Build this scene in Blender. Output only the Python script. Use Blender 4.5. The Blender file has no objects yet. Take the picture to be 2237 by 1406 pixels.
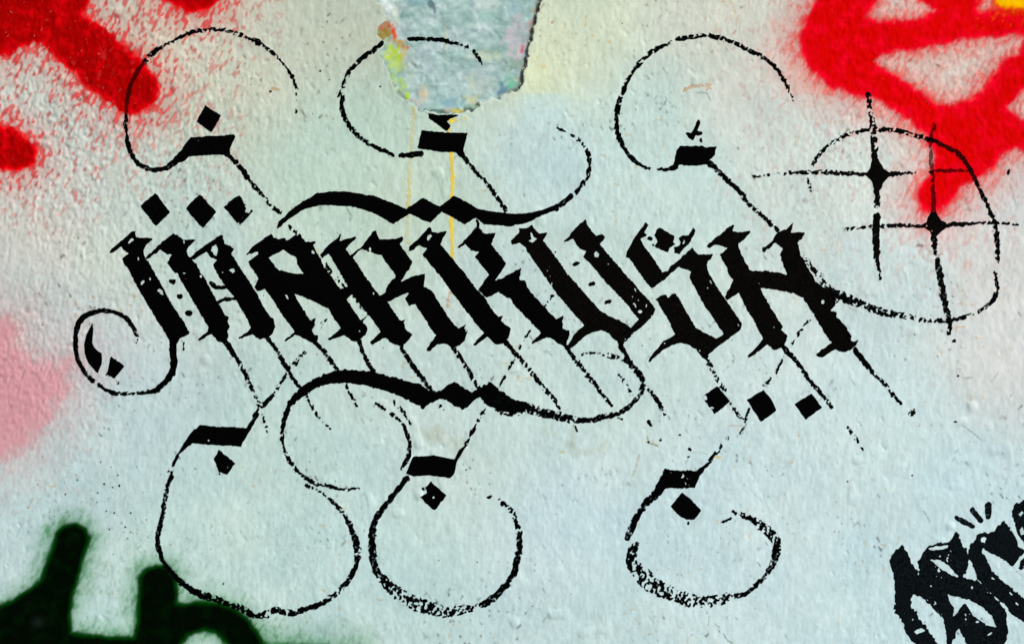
import bpy, math
import numpy as np

# ------------------------------------------------------------------ camera, sky, sun, exposure
SC = bpy.context.scene
PX = 0.0006                       # metres on the wall per photograph pixel
CX, CY, ZC = 1118.5, 703.0, 1.5   # photograph centre -> x = 0, z = 1.5 m
LENS = 50.0
DIST = 2237 * PX * LENS / 36.0

cam = bpy.data.objects.new('camera', bpy.data.cameras.new('camera'))
SC.collection.objects.link(cam)
cam.data.lens = LENS
cam.data.sensor_width = 36.0
cam.data.clip_start = 0.05
cam.data.clip_end = 500.0
cam.location = (0.0, -DIST, ZC)
cam.rotation_euler = (math.radians(90), 0, 0)
SC.camera = cam

TO_SUN = np.array([0.74, -0.52, 0.66]); TO_SUN /= np.linalg.norm(TO_SUN)
w = bpy.data.worlds.new('World'); SC.world = w; w.use_nodes = True
nt = w.node_tree
bg = nt.nodes['Background']
sky = nt.nodes.new('ShaderNodeTexSky')
sky.sky_type = 'NISHITA'; sky.sun_disc = False
sky.sun_elevation = math.asin(TO_SUN[2])
sky.sun_rotation = math.atan2(TO_SUN[0], TO_SUN[1])
sky.air_density = 1.0; sky.dust_density = 3.0; sky.ozone_density = 1.0
nt.links.new(sky.outputs[0], bg.inputs[0])
bg.inputs[1].default_value = 0.08

sd = bpy.data.lights.new('sun', 'SUN')
sd.energy = 2.6; sd.angle = math.radians(0.6); sd.color = (1.0, 0.975, 0.93)
sun = bpy.data.objects.new('sun', sd); SC.collection.objects.link(sun)
sun.location = tuple(TO_SUN * 12)
from mathutils import Vector
sun.rotation_euler = Vector(TO_SUN).to_track_quat('Z', 'Y').to_euler()

SC.view_settings.view_transform = 'Standard'
SC.view_settings.look = 'None'
SC.view_settings.exposure = 0.47
SC.view_settings.gamma = 1.0
SC.view_settings.use_curve_mapping = False
SC.render.engine = 'CYCLES'
SC.cycles.max_bounces = 6
SC.cycles.transparent_max_bounces = 16

# ------------------------------------------------------------------ noise
def _hash(ix, iy, seed):
    h = (ix.astype(np.int64) * 374761393 + iy.astype(np.int64) * 668265263 + seed * 1442695041) & 0xFFFFFFFF
    h = ((h ^ (h >> 13)) * 1274126177) & 0xFFFFFFFF
    h = ((h ^ (h >> 16)) * 2246822519) & 0xFFFFFFFF
    return ((h ^ (h >> 15)) & 0xFFFF) / 65535.0

def vn(x, y, seed):
    """value noise 0..1, one lattice cell per unit"""
    a_ = 0.61 + 1.7 * seed; ca, sa = math.cos(a_), math.sin(a_)
    x, y = x * ca - y * sa, x * sa + y * ca
    x0 = np.floor(x); y0 = np.floor(y)
    fx = x - x0; fy = y - y0
    fx = fx * fx * fx * (fx * (fx * 6 - 15) + 10); fy = fy * fy * fy * (fy * (fy * 6 - 15) + 10)
    a = _hash(x0, y0, seed); b = _hash(x0 + 1, y0, seed)
    c = _hash(x0, y0 + 1, seed); d = _hash(x0 + 1, y0 + 1, seed)
    return (a + (b - a) * fx) * (1 - fy) + (c + (d - c) * fx) * fy

def fbm(x, y, seed, octv=3):
    s = 0; a = 0.5; t = 0
    for k in range(octv):
        s = s + a * vn(x * 2 ** k + 17.3 * k, y * 2 ** k - 9.1 * k, seed + k); t += a; a *= 0.5
    return s / t

CA, SA = math.cos(math.radians(63)), math.sin(math.radians(63))
def slant(x, y, along, across):
    """coordinates stretched along the trowel direction (rising to the right, photo y points down)"""
    u = x * CA - y * SA
    v = x * SA + y * CA
    return u / along, v / across

def quant(n, mid=0.5, spread=0.19):
    """value noise to a roughly uniform 0..1"""
    return 1.0 / (1.0 + np.exp(-1.7 * (n - mid) / spread))

def smooth(t):
    t = np.clip(t, 0, 1)
    return t * t * (3 - 2 * t)

# ------------------------------------------------------------------ crop helpers: outlines traced in enlarged views of the wall
CROPS = {'T1': (0, 0), 'T2': (550, 0), 'T3': (1100, 0), 'T4': (1637, 0),
         'L1': (220, 400), 'L2': (520, 400), 'L3': (820, 400), 'L4': (1120, 400), 'L5': (1350, 440), 'L6': (1600, 440),
         'M1': (0, 640), 'M2': (550, 760), 'M3': (1100, 700), 'M4': (1637, 640),
         'B1': (0, 1006), 'B2': (600, 1006), 'B3': (1200, 1006), 'B4': (1837, 1046),
         'R1': (1637, 340), 'P': (800, 0), 'Q': (1037, 200), 'W': (0, 0)}
def sc_of(c):
    return {'B4': 3.905, 'P': 5.265, 'W': 1.0}.get(c, 3.515)
def pt(c, p):
    o = CROPS[c]; s = sc_of(c)
    return (o[0] + p[0] / s, o[1] + p[1] / s)
def poly(*segs):
    """('L1', [(x, y), ...]), ... -> photograph points"""
    out = []
    for c, ps in segs:
        out += [pt(c, p) for p in ps]
    return np.array(out)

def shape_poly(*segs, dry=0.0, rough=1.3, holes=()):
    return dict(t='p', p=poly(*segs), dry=dry, rough=rough)
def shape_hole(c, ps):
    return dict(t='h', p=poly((c, ps)))
def shape_dot(c, x, y, rx, ry=None, ang=0, hole=False, dry=0.0):
    s = sc_of(c); ry = ry or rx
    a = np.linspace(0, 2 * np.pi, 14)[:-1]; r = math.radians(ang)
    ex, ey = rx * np.cos(a), ry * np.sin(a)
    ps = [(x + ex[i] * math.cos(r) - ey[i] * math.sin(r), y + ex[i] * math.sin(r) + ey[i] * math.cos(r)) for i in range(len(a))]
    return dict(t='h' if hole else 'p', p=poly((c, ps)), dry=dry, rough=1.6)
def shape_stroke(*segs, dry=None, rough=1.3, alpha=1.0):
    """points (x, y, width px[, dryness]) through which a brush line runs"""
    pts = []
    for c, ps in segs:
        for p in ps:
            q = pt(c, p)
            pts.append((q[0], q[1], p[2] if len(p) > 2 else (pts[-1][2] if pts else 6),
                        p[3] if len(p) > 3 else (0.2 if dry is None else dry)))
    pts = np.array(pts)
    # Catmull-Rom
    n = len(pts); out = []
    for i in range(n - 1):
        p0 = pts[max(i - 1, 0)]; p1 = pts[i]; p2 = pts[i + 1]; p3 = pts[min(i + 2, n - 1)]
        L = np.hypot(*(p2 - p1)[:2]); k = max(1, int(L / 6))
        t = (np.arange(k) / k)[:, None]
        cr = 0.5 * (2 * p1 + (p2 - p0) * t + (2 * p0 - 5 * p1 + 4 * p2 - p3) * t ** 2 + (3 * p1 - p0 - 3 * p2 + p3) * t ** 3)
        lin = p1 + (p2 - p1) * t
        cr[:, 2:] = lin[:, 2:]
        out.append(cr)
    out.append(pts[-1:])
    return dict(t='s', p=np.concatenate(out), rough=rough, alpha=alpha)

# ------------------------------------------------------------------ wall lattice and relief
S = 2.4
def axis(lo, hi, wlo, whi):
    d = np.arange(math.floor(lo / S), math.ceil(hi / S) + 1) * S
    a = [d]
    left = d[0]; med = np.arange(1, 60) * 12.0
    L = left - med[::-1]; R = d[-1] + med
    Lc = np.linspace(wlo, L[0], 40)[:-1]; Rc = np.linspace(R[-1], whi, 40)[1:]
    return np.concatenate([Lc, L, d, R, Rc])
XL = axis(-72, 2309, -5500, 7700)
YL = axis(-72, 1478, 703 - 1.5 / PX, 703 + 1.5 / PX)   # wall is 3 m high

PATCH = poly(('P', [(150, -300), (140, 0), (170, 100), (230, 210), (170, 280), (130, 370), (150, 450), (190, 500), (172, 620),
     (195, 700), (240, 830), (300, 950), (380, 1060), (480, 1180), (560, 1240), (700, 1300), (850, 1310), (990, 1322), (1080, 1300),
     (1200, 1280), (1290, 1220), (1320, 1180), (1440, 1155), (1540, 1140), (1610, 1080), (1700, 1050), (1770, 1025), (1800, 900),
     (1850, 690), (1900, 450), (1950, 230), (2005, 0), (2060, -300)]))

def seg_dist(X, Y, P, closed=True):
    n = len(P); best = np.full(X.shape, 1e9)
    for i in range(n if closed else n - 1):
        a = P[i]; b = P[(i + 1) % n]
        dx, dy = b[0] - a[0], b[1] - a[1]; L2 = dx * dx + dy * dy + 1e-9
        t = np.clip(((X - a[0]) * dx + (Y - a[1]) * dy) / L2, 0, 1)
        d = (X - a[0] - t * dx) ** 2 + (Y - a[1] - t * dy) ** 2
        np.minimum(best, d, out=best)
    return np.sqrt(best)
def inside(X, Y, P):
    c = np.zeros(X.shape, bool); n = len(P)
    for i in range(n):
        x0, y0 = P[i]; x1, y1 = P[(i + 1) % n]
        if y0 == y1: continue
        m = ((y0 > Y) != (y1 > Y)) & (X < (x1 - x0) * (Y - y0) / (y1 - y0) + x0)
        c ^= m
    return c
def sdf(X, Y, P):
    d = seg_dist(X, Y, P)
    return np.where(inside(X, Y, P), d, -d)

def sub(f, X, Y, box, fn):
    """evaluate fn on the part of the grid inside box; X, Y are meshgrids with sorted axes"""
    xs, ys = X[0], Y[:, 0]
    i0, i1 = np.searchsorted(xs, box[0]), np.searchsorted(xs, box[2])
    j0, j1 = np.searchsorted(ys, box[1]), np.searchsorted(ys, box[3])
    if i1 > i0 and j1 > j0:
        f[j0:j1, i0:i1] = fn(X[j0:j1, i0:i1], Y[j0:j1, i0:i1], f[j0:j1, i0:i1])

def rough_zone(x, y):
    """how coarse the render coat is: roughcast upper left, smoother to the right and below"""
    a = np.exp(-((x - 120) / 420) ** 2 - ((y - 240) / 330) ** 2)
    b = 0.55 * np.exp(-((x - 40) / 170) ** 2 - ((y - 800) / 170) ** 2)
    c = 0.35 * np.exp(-((x - 2050) / 330) ** 2 - ((y - 150) / 300) ** 2)
    return np.clip(0.11 + 0.85 * a + b + c + 0.16 * (fbm(x / 190, y / 190, 71, 2) - 0.5) * 2, 0.12, 1.1)

def relief(x, y):
    """plaster height above the wall plane in millimetres"""
    rz = rough_zone(x, y)
    big = (fbm(x / 360, y / 360, 5, 2) - 0.5) * 5.0
    mid = (fbm(x / 60, y / 75, 9, 2) - 0.5) * 0.45
    u, v = slant(x, y, 26, 12)
    grain = vn(u, v, 21)
    u, v = slant(x, y, 9, 5.2)
    fine = vn(u, v, 33)
    g3 = vn(x / 5.2, y / 8.5, 44)
    lump = np.maximum(0, vn(x / 27 + 3.1, y / 27, 58) - 0.72) / 0.28
    lump *= np.maximum(0, vn(x / 150, y / 150, 59) - 0.35) * 1.9
    pit = np.maximum(0, vn(x / 12 + 0.7, y / 15, 63) - 0.86) / 0.14
    pit *= np.maximum(0, vn(x / 120, y / 130, 64) - 0.4) * 1.6
    return big + mid + rz * (0.8 * (grain - 0.5) + 1.35 * (fine - 0.5)) + (0.15 + 0.62 * rz) * (g3 - 0.5) + 1.1 * lump ** 1.4 - 0.8 * pit

XX, YY = np.meshgrid(XL, YL)
H = relief(XX, YY)
def _patch(x, y, h):
    d = sdf(x, y, PATCH) + (vn(x / 9, y / 9, 81) - 0.5) * 9 + (vn(x / 24, y / 24, 82) - 0.5) * 12 * (x < 1085)
    right = smooth((x - 930) / 160)
    depth = 0.7 + 2.6 * right
    ramp = 26 * (1 - right) + 3.0 * right
    inn = smooth(d / ramp)
    chips = smooth((fbm(x / 33, y / 26, 84, 3) - 0.52) / 0.05) * 0.45 * smooth(d / 12)
    lip = np.exp(-((d + 6) / 7) ** 2) * 0.35
    return h - inn * depth + chips + lip + inn * 0.4 * (fbm(x / 20, y / 14, 86, 2) - 0.5)
sub(H, XX, YY, (760, -200, 1260, 300), _patch)
edge = np.minimum.reduce([XX - XL[0], XL[-1] - XX, YY - YL[0], YL[-1] - YY])
H *= smooth(edge / 300)

def height_at(x, y):
    i = np.clip(np.searchsorted(XL, x, 'right') - 1, 0, len(XL) - 2)
    j = np.clip(np.searchsorted(YL, y, 'right') - 1, 0, len(YL) - 2)
    tx = (x - XL[i]) / (XL[i + 1] - XL[i]); ty = (y - YL[j]) / (YL[j + 1] - YL[j])
    return (H[j, i] * (1 - tx) + H[j, i + 1] * tx) * (1 - ty) + (H[j + 1, i] * (1 - tx) + H[j + 1, i + 1] * tx) * ty

def world(x, y, h):
    """photograph px + height in mm -> metres"""
    return np.stack([(x - CX) * PX, -h * 0.001, ZC + (CY - y) * PX], -1)

# ------------------------------------------------------------------ mesh helpers
def raw_mesh(name, co, loops, starts):
    me = bpy.data.meshes.new(name)
    me.vertices.add(len(co)); me.vertices.foreach_set('co', np.ascontiguousarray(co, np.float32).ravel())
    me.loops.add(len(loops)); me.loops.foreach_set('vertex_index', np.ascontiguousarray(loops, np.int32))
    me.polygons.add(len(starts)); me.polygons.foreach_set('loop_start', np.ascontiguousarray(starts, np.int32))
    me.polygons.foreach_set('use_smooth', np.ones(len(starts), bool))
    me.update(calc_edges=True)
    return me

def put(name, me, mat, parent=None, loc=None):
    o = bpy.data.objects.new(name, me)
    SC.collection.objects.link(o)
    if mat: me.materials.append(mat)
    if parent is not None: o.parent = parent
    if loc is not None: o.location = loc
    return o

def tag(o, label=None, cat=None, group=None, kind=None):
    if label: o['label'] = label
    if cat: o['category'] = cat
    if group: o['group'] = group
    if kind: o['kind'] = kind
    return o

def contour(f, xs, ys):
    """region f > 0 of a lattice as polygons: returns (x, y, inner?, loops, starts)"""
    ny, nx = f.shape
    f = f.copy()
    f[0, :] = f[-1, :] = -1.0; f[:, 0] = f[:, -1] = -1.0
    ins = f > 0
    vid = np.full((ny, nx), -1, np.int64)
    n0 = int(ins.sum()); vid[ins] = np.arange(n0)
    X, Y = np.meshgrid(xs, ys)
    vx = [X[ins]]; vy = [Y[ins]]
    def cross(fa, fb):
        return np.clip(fa / (fa - fb), 0.06, 0.94)
    eh = np.full((ny, nx - 1), -1, np.int64); m = ins[:, :-1] != ins[:, 1:]
    t = cross(f[:, :-1][m], f[:, 1:][m]); n1 = int(m.sum()); eh[m] = n0 + np.arange(n1)
    vx.append(X[:, :-1][m] + t * (X[:, 1:][m] - X[:, :-1][m])); vy.append(Y[:, :-1][m])
    ev = np.full((ny - 1, nx), -1, np.int64); m = ins[:-1] != ins[1:]
    t = cross(f[:-1][m], f[1:][m]); n2 = int(m.sum()); ev[m] = n0 + n1 + np.arange(n2)
    vx.append(X[:-1][m]); vy.append(Y[:-1][m] + t * (Y[1:][m] - Y[:-1][m]))
    code = ins[:-1, :-1] * 1 + ins[:-1, 1:] * 2 + ins[1:, 1:] * 4 + ins[1:, :-1] * 8
    corner = [vid[:-1, :-1], vid[:-1, 1:], vid[1:, 1:], vid[1:, :-1]]
    edges = [eh[:-1, :], ev[:, 1:], eh[1:, :], ev[:, :-1]]
    loops = []; lens = []
    for c in range(1, 16):
        m = code == c
        k = int(m.sum())
        if not k: continue
        tok = []
        for q in range(4):
            if c >> q & 1: tok.append(corner[q][m])
            if (c >> q & 1) != (c >> ((q + 1) % 4) & 1): tok.append(edges[q][m])
        arr = np.stack(tok[::-1], 1)
        loops.append(arr.ravel()); lens.append(np.full(k, len(tok)))
    if not loops:
        return None
    loops = np.concatenate(loops); lens = np.concatenate(lens)
    starts = np.concatenate([[0], np.cumsum(lens)[:-1]])
    inner = np.zeros(n0 + n1 + n2, bool); inner[:n0] = True
    return np.concatenate(vx), np.concatenate(vy), inner, loops, starts

S2 = 1.6
def lattice(box, S=S):
    xs = np.arange(math.floor(box[0] / S) - 2, math.ceil(box[2] / S) + 3) * S
    ys = np.arange(math.floor(box[1] / S) - 2, math.ceil(box[3] / S) + 3) * S
    return xs, ys

def brush_field(shapes, seed):
    pts = np.concatenate([s['p'][:, :2] for s in shapes if s['t'] != 'h'])
    mx = max([s['p'][:, 2].max() / 2 for s in shapes if s['t'] == 's'] + [0]) + 8
    xs, ys = lattice((pts[:, 0].min() - mx, pts[:, 1].min() - mx, pts[:, 0].max() + mx, pts[:, 1].max() + mx), S2)
    X, Y = np.meshgrid(xs, ys)
    f = np.full(X.shape, -9.0); al = np.ones(X.shape)
    # grain of the wall the brush catches on
    u, v = slant(X, Y, 10, 5)
    n1 = vn(u, v, 101)
    n2 = vn(X / 3.7, Y / 3.7, 107)
    grain = quant(0.46 * n1 + 0.54 * n2, 0.5, 0.145)
    fleck = quant(vn(X / 4.0, Y / 4.6, 109), 0.5, 0.22) * 0.68 + 0.32 * vn(X / 34, Y / 34, 119)
    u, v = slant(X, Y, 7.5, 4.2)
    en = (vn(u, v, 113) - 0.5) * 1.15 + 0.6 * (vn(X / 15, Y / 15, 127) - 0.5)
    def with_dry(g, dry, i, sl=None, old=None):
        m = i - dry
        if sl is not None:          # a starved brush leaves a thin grey film before it skips altogether
            thin = np.clip(0.66 + m * 4.5, 0.42, 1.0)
            al[sl] = np.where(np.minimum(g, (m + 0.05) * 11.0) > np.maximum(old, 0), np.where(old > 0, np.maximum(al[sl], thin), thin), al[sl])
            m = m + 0.05
        return np.minimum(g, m * 11.0)
    for s in shapes:
        P = s['p']
        if s['t'] == 'p':
            box = (P[:, 0].min() - 6, P[:, 1].min() - 6, P[:, 0].max() + 6, P[:, 1].max() + 6)
            def fn(x, y, old, P=P, s=s):
                i0, j0 = np.searchsorted(xs, x[0, 0]), np.searchsorted(ys, y[0, 0]); sl = np.s_[j0:j0 + x.shape[0], i0:i0 + x.shape[1]]
                d = sdf(x, y, P)
                edge_dry = s['dry'] + 0.10 * np.exp(-np.maximum(d, 0) / 4)
                g = d - 0.5 + en[sl] * 1.5 * s['rough']
                if s['dry'] >= 0.12: g = with_dry(g, edge_dry, grain[sl])
                elif s['dry'] > 0: g = with_dry(g, 0.05 + 0.8 * s['dry'], fleck[sl])
                al[sl] = np.where(g > 0, 1.0, al[sl])
                return np.maximum(old, g)
            sub(f, X, Y, box, fn)
        elif s['t'] == 's':
            wm = P[:, 2].max() / 2 + 7
            for a, b in zip(P[:-1], P[1:]):
                box = (min(a[0], b[0]) - wm, min(a[1], b[1]) - wm, max(a[0], b[0]) + wm, max(a[1], b[1]) + wm)
                def fn(x, y, old, a=a, b=b, s=s):
                    i0, j0 = np.searchsorted(xs, x[0, 0]), np.searchsorted(ys, y[0, 0]); sl = np.s_[j0:j0 + x.shape[0], i0:i0 + x.shape[1]]
                    dx, dy = b[0] - a[0], b[1] - a[1]; L2 = dx * dx + dy * dy + 1e-9
                    t = np.clip(((x - a[0]) * dx + (y - a[1]) * dy) / L2, 0, 1)
                    d = np.hypot(x - a[0] - t * dx, y - a[1] - t * dy)
                    r = (a[2] + (b[2] - a[2]) * t) / 2; dr = a[3] + (b[3] - a[3]) * t; dr = dr * (0.6 + 0.8 * np.clip(dr, 0, 0.5))
                    r = r * (1 + 0.35 * np.clip(dr - 0.1, 0, 0.4)); g = r + 0.5 - d + en[sl] * 2.6 * s['rough']
                    dr = dr + 0.16 * np.clip(d / (r + 0.1), 0, 1) ** 2 * (dr > 0.02)
                    g = with_dry(g, dr, grain[sl], sl, old)
                    if s['alpha'] < 1:
                        al[sl] = np.where(g > old, s['alpha'] * np.clip(al[sl], 0.5, 1), al[sl])
                    return np.maximum(old, g)
                sub(f, X, Y, box, fn)
    for s in shapes:
        if s['t'] == 'h':
            P = s['p']; box = (P[:, 0].min() - 6, P[:, 1].min() - 6, P[:, 0].max() + 6, P[:, 1].max() + 6)
            def fn(x, y, old, P=P):
                i0, j0 = np.searchsorted(xs, x[0, 0]), np.searchsorted(ys, y[0, 0]); sl = np.s_[j0:j0 + x.shape[0], i0:i0 + x.shape[1]]
                return np.minimum(old, -(sdf(x, y, P) - (1.0 if np.ptp(P[:, 0]) < 22 else -0.9) + en[sl] * 2.2))
            sub(f, X, Y, box, fn)
    return f, al, xs, ys

def attr(me, name, val):
    a = me.attributes.new(name, 'FLOAT', 'POINT'); a.data.foreach_set('value', np.ascontiguousarray(val, np.float32))
def attr_col(me, name, col):
    a = me.attributes.new(name, 'FLOAT_COLOR', 'POINT')
    c = np.ones((len(col), 4), np.float32); c[:, :3] = col
    a.data.foreach_set('color', c.ravel())

def film(name, shapes, mat, off=0.30, parent=None, org=None, al_mat=None):
    """a layer of brushed paint lying on the plaster; thickness tapers at its rim"""
    f, al, xs, ys = brush_field(shapes, 0)
    r = contour(f, xs, ys)
    x, y, inner, loops, starts = r
    co = world(x, y, height_at(x, y) + np.where(inner, off, off * 0.55))
    if org is None:
        org = np.array([(x.min() + x.max()) / 2, 0, 0]); org = np.array([(org[0] - CX) * PX, 0.0, ZC + (CY - y.max()) * PX])
        loc = tuple(org)
    else:
        loc = None
    me = raw_mesh(name, co - org, loops, starts)
    if True:
        i = np.clip(np.rint((x - xs[0]) / S2).astype(int), 0, len(xs) - 1); j = np.clip(np.rint((y - ys[0]) / S2).astype(int), 0, len(ys) - 1)
        attr(me, 'cover', al[j, i])
    if al_mat is not None and any(s.get('alpha', 1) < 1 for s in shapes): mat = al_mat
    return put(name, me, mat, parent, loc)

def root(name, px, py, label, cat, group=None):
    o = bpy.data.objects.new(name, None); SC.collection.objects.link(o)
    o.empty_display_size = 0.03
    o.location = ((px - CX) * PX, 0, ZC + (CY - py) * PX)
    tag(o, label, cat, group)
    return o, np.array(o.location)

# ------------------------------------------------------------------ materials
def lin(c):
    c = np.asarray(c, float) / 255.0
    return np.where(c <= 0.04045, c / 12.92, ((c + 0.055) / 1.055) ** 2.4)

def new_mat(name, rough=0.7, spec=0.2):
    m = bpy.data.materials.new(name); m.use_nodes = True
    b = m.node_tree.nodes['Principled BSDF']
    b.inputs['Roughness'].default_value = rough
    b.inputs['Specular IOR Level'].default_value = spec
    return m, m.node_tree, b

def noise_mix(t, b, c1, c2, scale, lo=0.35, hi=0.65, stretch=None):
    tc = t.nodes.new('ShaderNodeTexCoord')
    nz = t.nodes.new('ShaderNodeTexNoise'); nz.inputs['Scale'].default_value = scale; nz.inputs['Detail'].default_value = 4
    if stretch:
        mp = t.nodes.new('ShaderNodeMapping'); mp.inputs['Scale'].default_value = stretch
        t.links.new(tc.outputs['Object'], mp.inputs[0]); t.links.new(mp.outputs[0], nz.inputs['Vector'])
    else:
        t.links.new(tc.outputs['Object'], nz.inputs['Vector'])
    r = t.nodes.new('ShaderNodeValToRGB')
    r.color_ramp.elements[0].position = lo; r.color_ramp.elements[1].position = hi
    r.color_ramp.elements[0].color = (*c1, 1); r.color_ramp.elements[1].color = (*c2, 1)
    t.links.new(nz.outputs[0], r.inputs[0])
    return r.outputs[0], nz

def add_bump(t, b, nz, strength, dist):
    bp = t.nodes.new('ShaderNodeBump'); bp.inputs['Strength'].default_value = strength; bp.inputs['Distance'].default_value = dist
    t.links.new(nz.outputs[0], bp.inputs['Height']); t.links.new(bp.outputs[0], b.inputs['Normal'])

def black_mat(name, c1, c2, alpha=True, thin=(0.008, 0.022, 0.028), spec=0.012, rough=0.8):
    m, t, b = new_mat(name, rough, spec)
    o, nz = noise_mix(t, b, c1, c2, 700, 0.4, 0.72)
    if alpha:
        a = t.nodes.new('ShaderNodeAttribute'); a.attribute_name = 'cover'
        mx = t.nodes.new('ShaderNodeMix'); mx.data_type = 'RGBA'; mx.inputs['A'].default_value = (*thin, 1)
        t.links.new(a.outputs['Fac'], mx.inputs['Factor']); t.links.new(o, mx.inputs['B']); t.links.new(mx.outputs['Result'], b.inputs['Base Color'])
        t.links.new(a.outputs['Fac'], b.inputs['Alpha'])
    return m
INK = black_mat('black_brush_ink', (0.0005, 0.0005, 0.0006), (0.0015, 0.0016, 0.0018))
INK_WORN = black_mat('worn_black_brush_ink', (0.0006, 0.0006, 0.0005), (0.006, 0.0055, 0.0045))
INK_THIN = black_mat('thin_black_brush_ink', (0.002, 0.0018, 0.0018), (0.004, 0.002, 0.002), thin=(0.012, 0.0, 0.0))
MARKER = black_mat('black_marker_ink', (0.0006, 0.0007, 0.001), (0.010, 0.017, 0.022), rough=0.7)

def spray_mat(name, thin, mid, full, mottle=0.4):
    """cover 0..1: how much paint reached the plaster; a thin mist of it shows lighter than the full coat"""
    m, t, b = new_mat(name, 0.8, 0.02)
    a = t.nodes.new('ShaderNodeAttribute'); a.attribute_name = 'cover'
    tc = t.nodes.new('ShaderNodeTexCoord')
    nz = t.nodes.new('ShaderNodeTexNoise'); nz.inputs['Scale'].default_value = 55; nz.inputs['Detail'].default_value = 5
    t.links.new(tc.outputs['Object'], nz.inputs['Vector'])
    s = t.nodes.new('ShaderNodeMath'); s.operation = 'MULTIPLY_ADD'; s.inputs[1].default_value = mottle; s.inputs[2].default_value = -0.52 * mottle
    t.links.new(nz.outputs[0], s.inputs[0])
    ad = t.nodes.new('ShaderNodeMath'); ad.operation = 'ADD'; ad.use_clamp = True
    d = t.nodes.new('ShaderNodeAttribute'); d.attribute_name = 'coat'
    t.links.new(d.outputs['Fac'], ad.inputs[0]); t.links.new(s.outputs[0], ad.inputs[1])
    r = t.nodes.new('ShaderNodeValToRGB')
    e = r.color_ramp.elements
    e[0].position = 0.0; e[0].color = (*thin, 1); e[1].position = 1.0; e[1].color = (*full, 1)
    k = e.new(0.5); k.color = (*mid, 1)
    t.links.new(ad.outputs[0], r.inputs[0]); t.links.new(r.outputs[0], b.inputs['Base Color'])
    t.links.new(a.outputs['Fac'], b.inputs['Alpha'])
    return m
RED_L = spray_mat('dark_red_spray', lin((240, 76, 74)), lin((228, 0, 14)), lin((164, 0, 0)), 1.6)
RED_R = spray_mat('bright_red_spray', lin((255, 96, 84)), lin((250, 0, 38)), lin((218, 0, 1)), 1.6)
GREEN = spray_mat('dark_green_spray', lin((24, 150, 56)), lin((0, 76, 8)), lin((0, 7, 0)), 0.15)
PINK = spray_mat('pink_spray', lin((236, 180, 184)), lin((234, 164, 174)), lin((230, 156, 168)))
YELLOW = spray_mat('yellow_spray', lin((255, 110, 10)), lin((255, 176, 0)), lin((255, 196, 0)))
DRIP = spray_mat('yellow_drip_paint', lin((238, 222, 170)), lin((248, 220, 96)), lin((255, 222, 34)))
PEACH = spray_mat('orange_scrape', lin((235, 205, 175)), lin((228, 180, 140)), lin((220, 160, 110)))
SPECK = black_mat('dried_paint_specks', (0.01, 0.008, 0.007), (0.05, 0.04, 0.035))

# ------------------------------------------------------------------ the wall
TINTS = np.array([
 (100, 480, 205, 197, 188), (100, 640, 198, 198, 194), (60, 1100, 188, 204, 204), (400, 560, 191, 206, 198), (560, 150, 196, 198, 180),
 (480, 60, 205, 194, 178), (760, 90, 194, 196, 178), (740, 330, 188, 206, 192), (820, 260, 184, 202, 188), (1250, 100, 208, 212, 188),
 (1400, 250, 198, 214, 206), (1190, 120, 210, 214, 184), (1560, 50, 210, 208, 194), (1680, 160, 214, 206, 196), (1200, 310, 192, 211, 212),
 (1500, 400, 198, 214, 209), (1700, 260, 208, 212, 204), (1800, 330, 208, 214, 208), (2100, 150, 216, 206, 196), (2160, 560, 214, 208, 204),
 (1950, 900, 200, 216, 216), (2100, 1100, 196, 214, 217), (1600, 1200, 198, 214, 216), (1250, 1150, 196, 212, 215), (1000, 1000, 196, 210, 205),
 (850, 1200, 188, 208, 205), (500, 1150, 190, 208, 203), (300, 900, 188, 204, 204), (200, 760, 198, 202, 202), (1250, 850, 198, 212, 207),
 (350, 1350, 190, 210, 203), (1100, 620, 196, 210, 205), (2190, 760, 212, 210, 208), (1300, 1390, 188, 206, 206), (1900, 1350, 196, 214, 216),
 (250, 560, 198, 204, 194), (900, 430, 192, 206, 190), (1980, 620, 202, 214, 212), (620, 1000, 188, 206, 200)], float)
GAIN = np.array([1.0, 1.095, 1.12])

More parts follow.
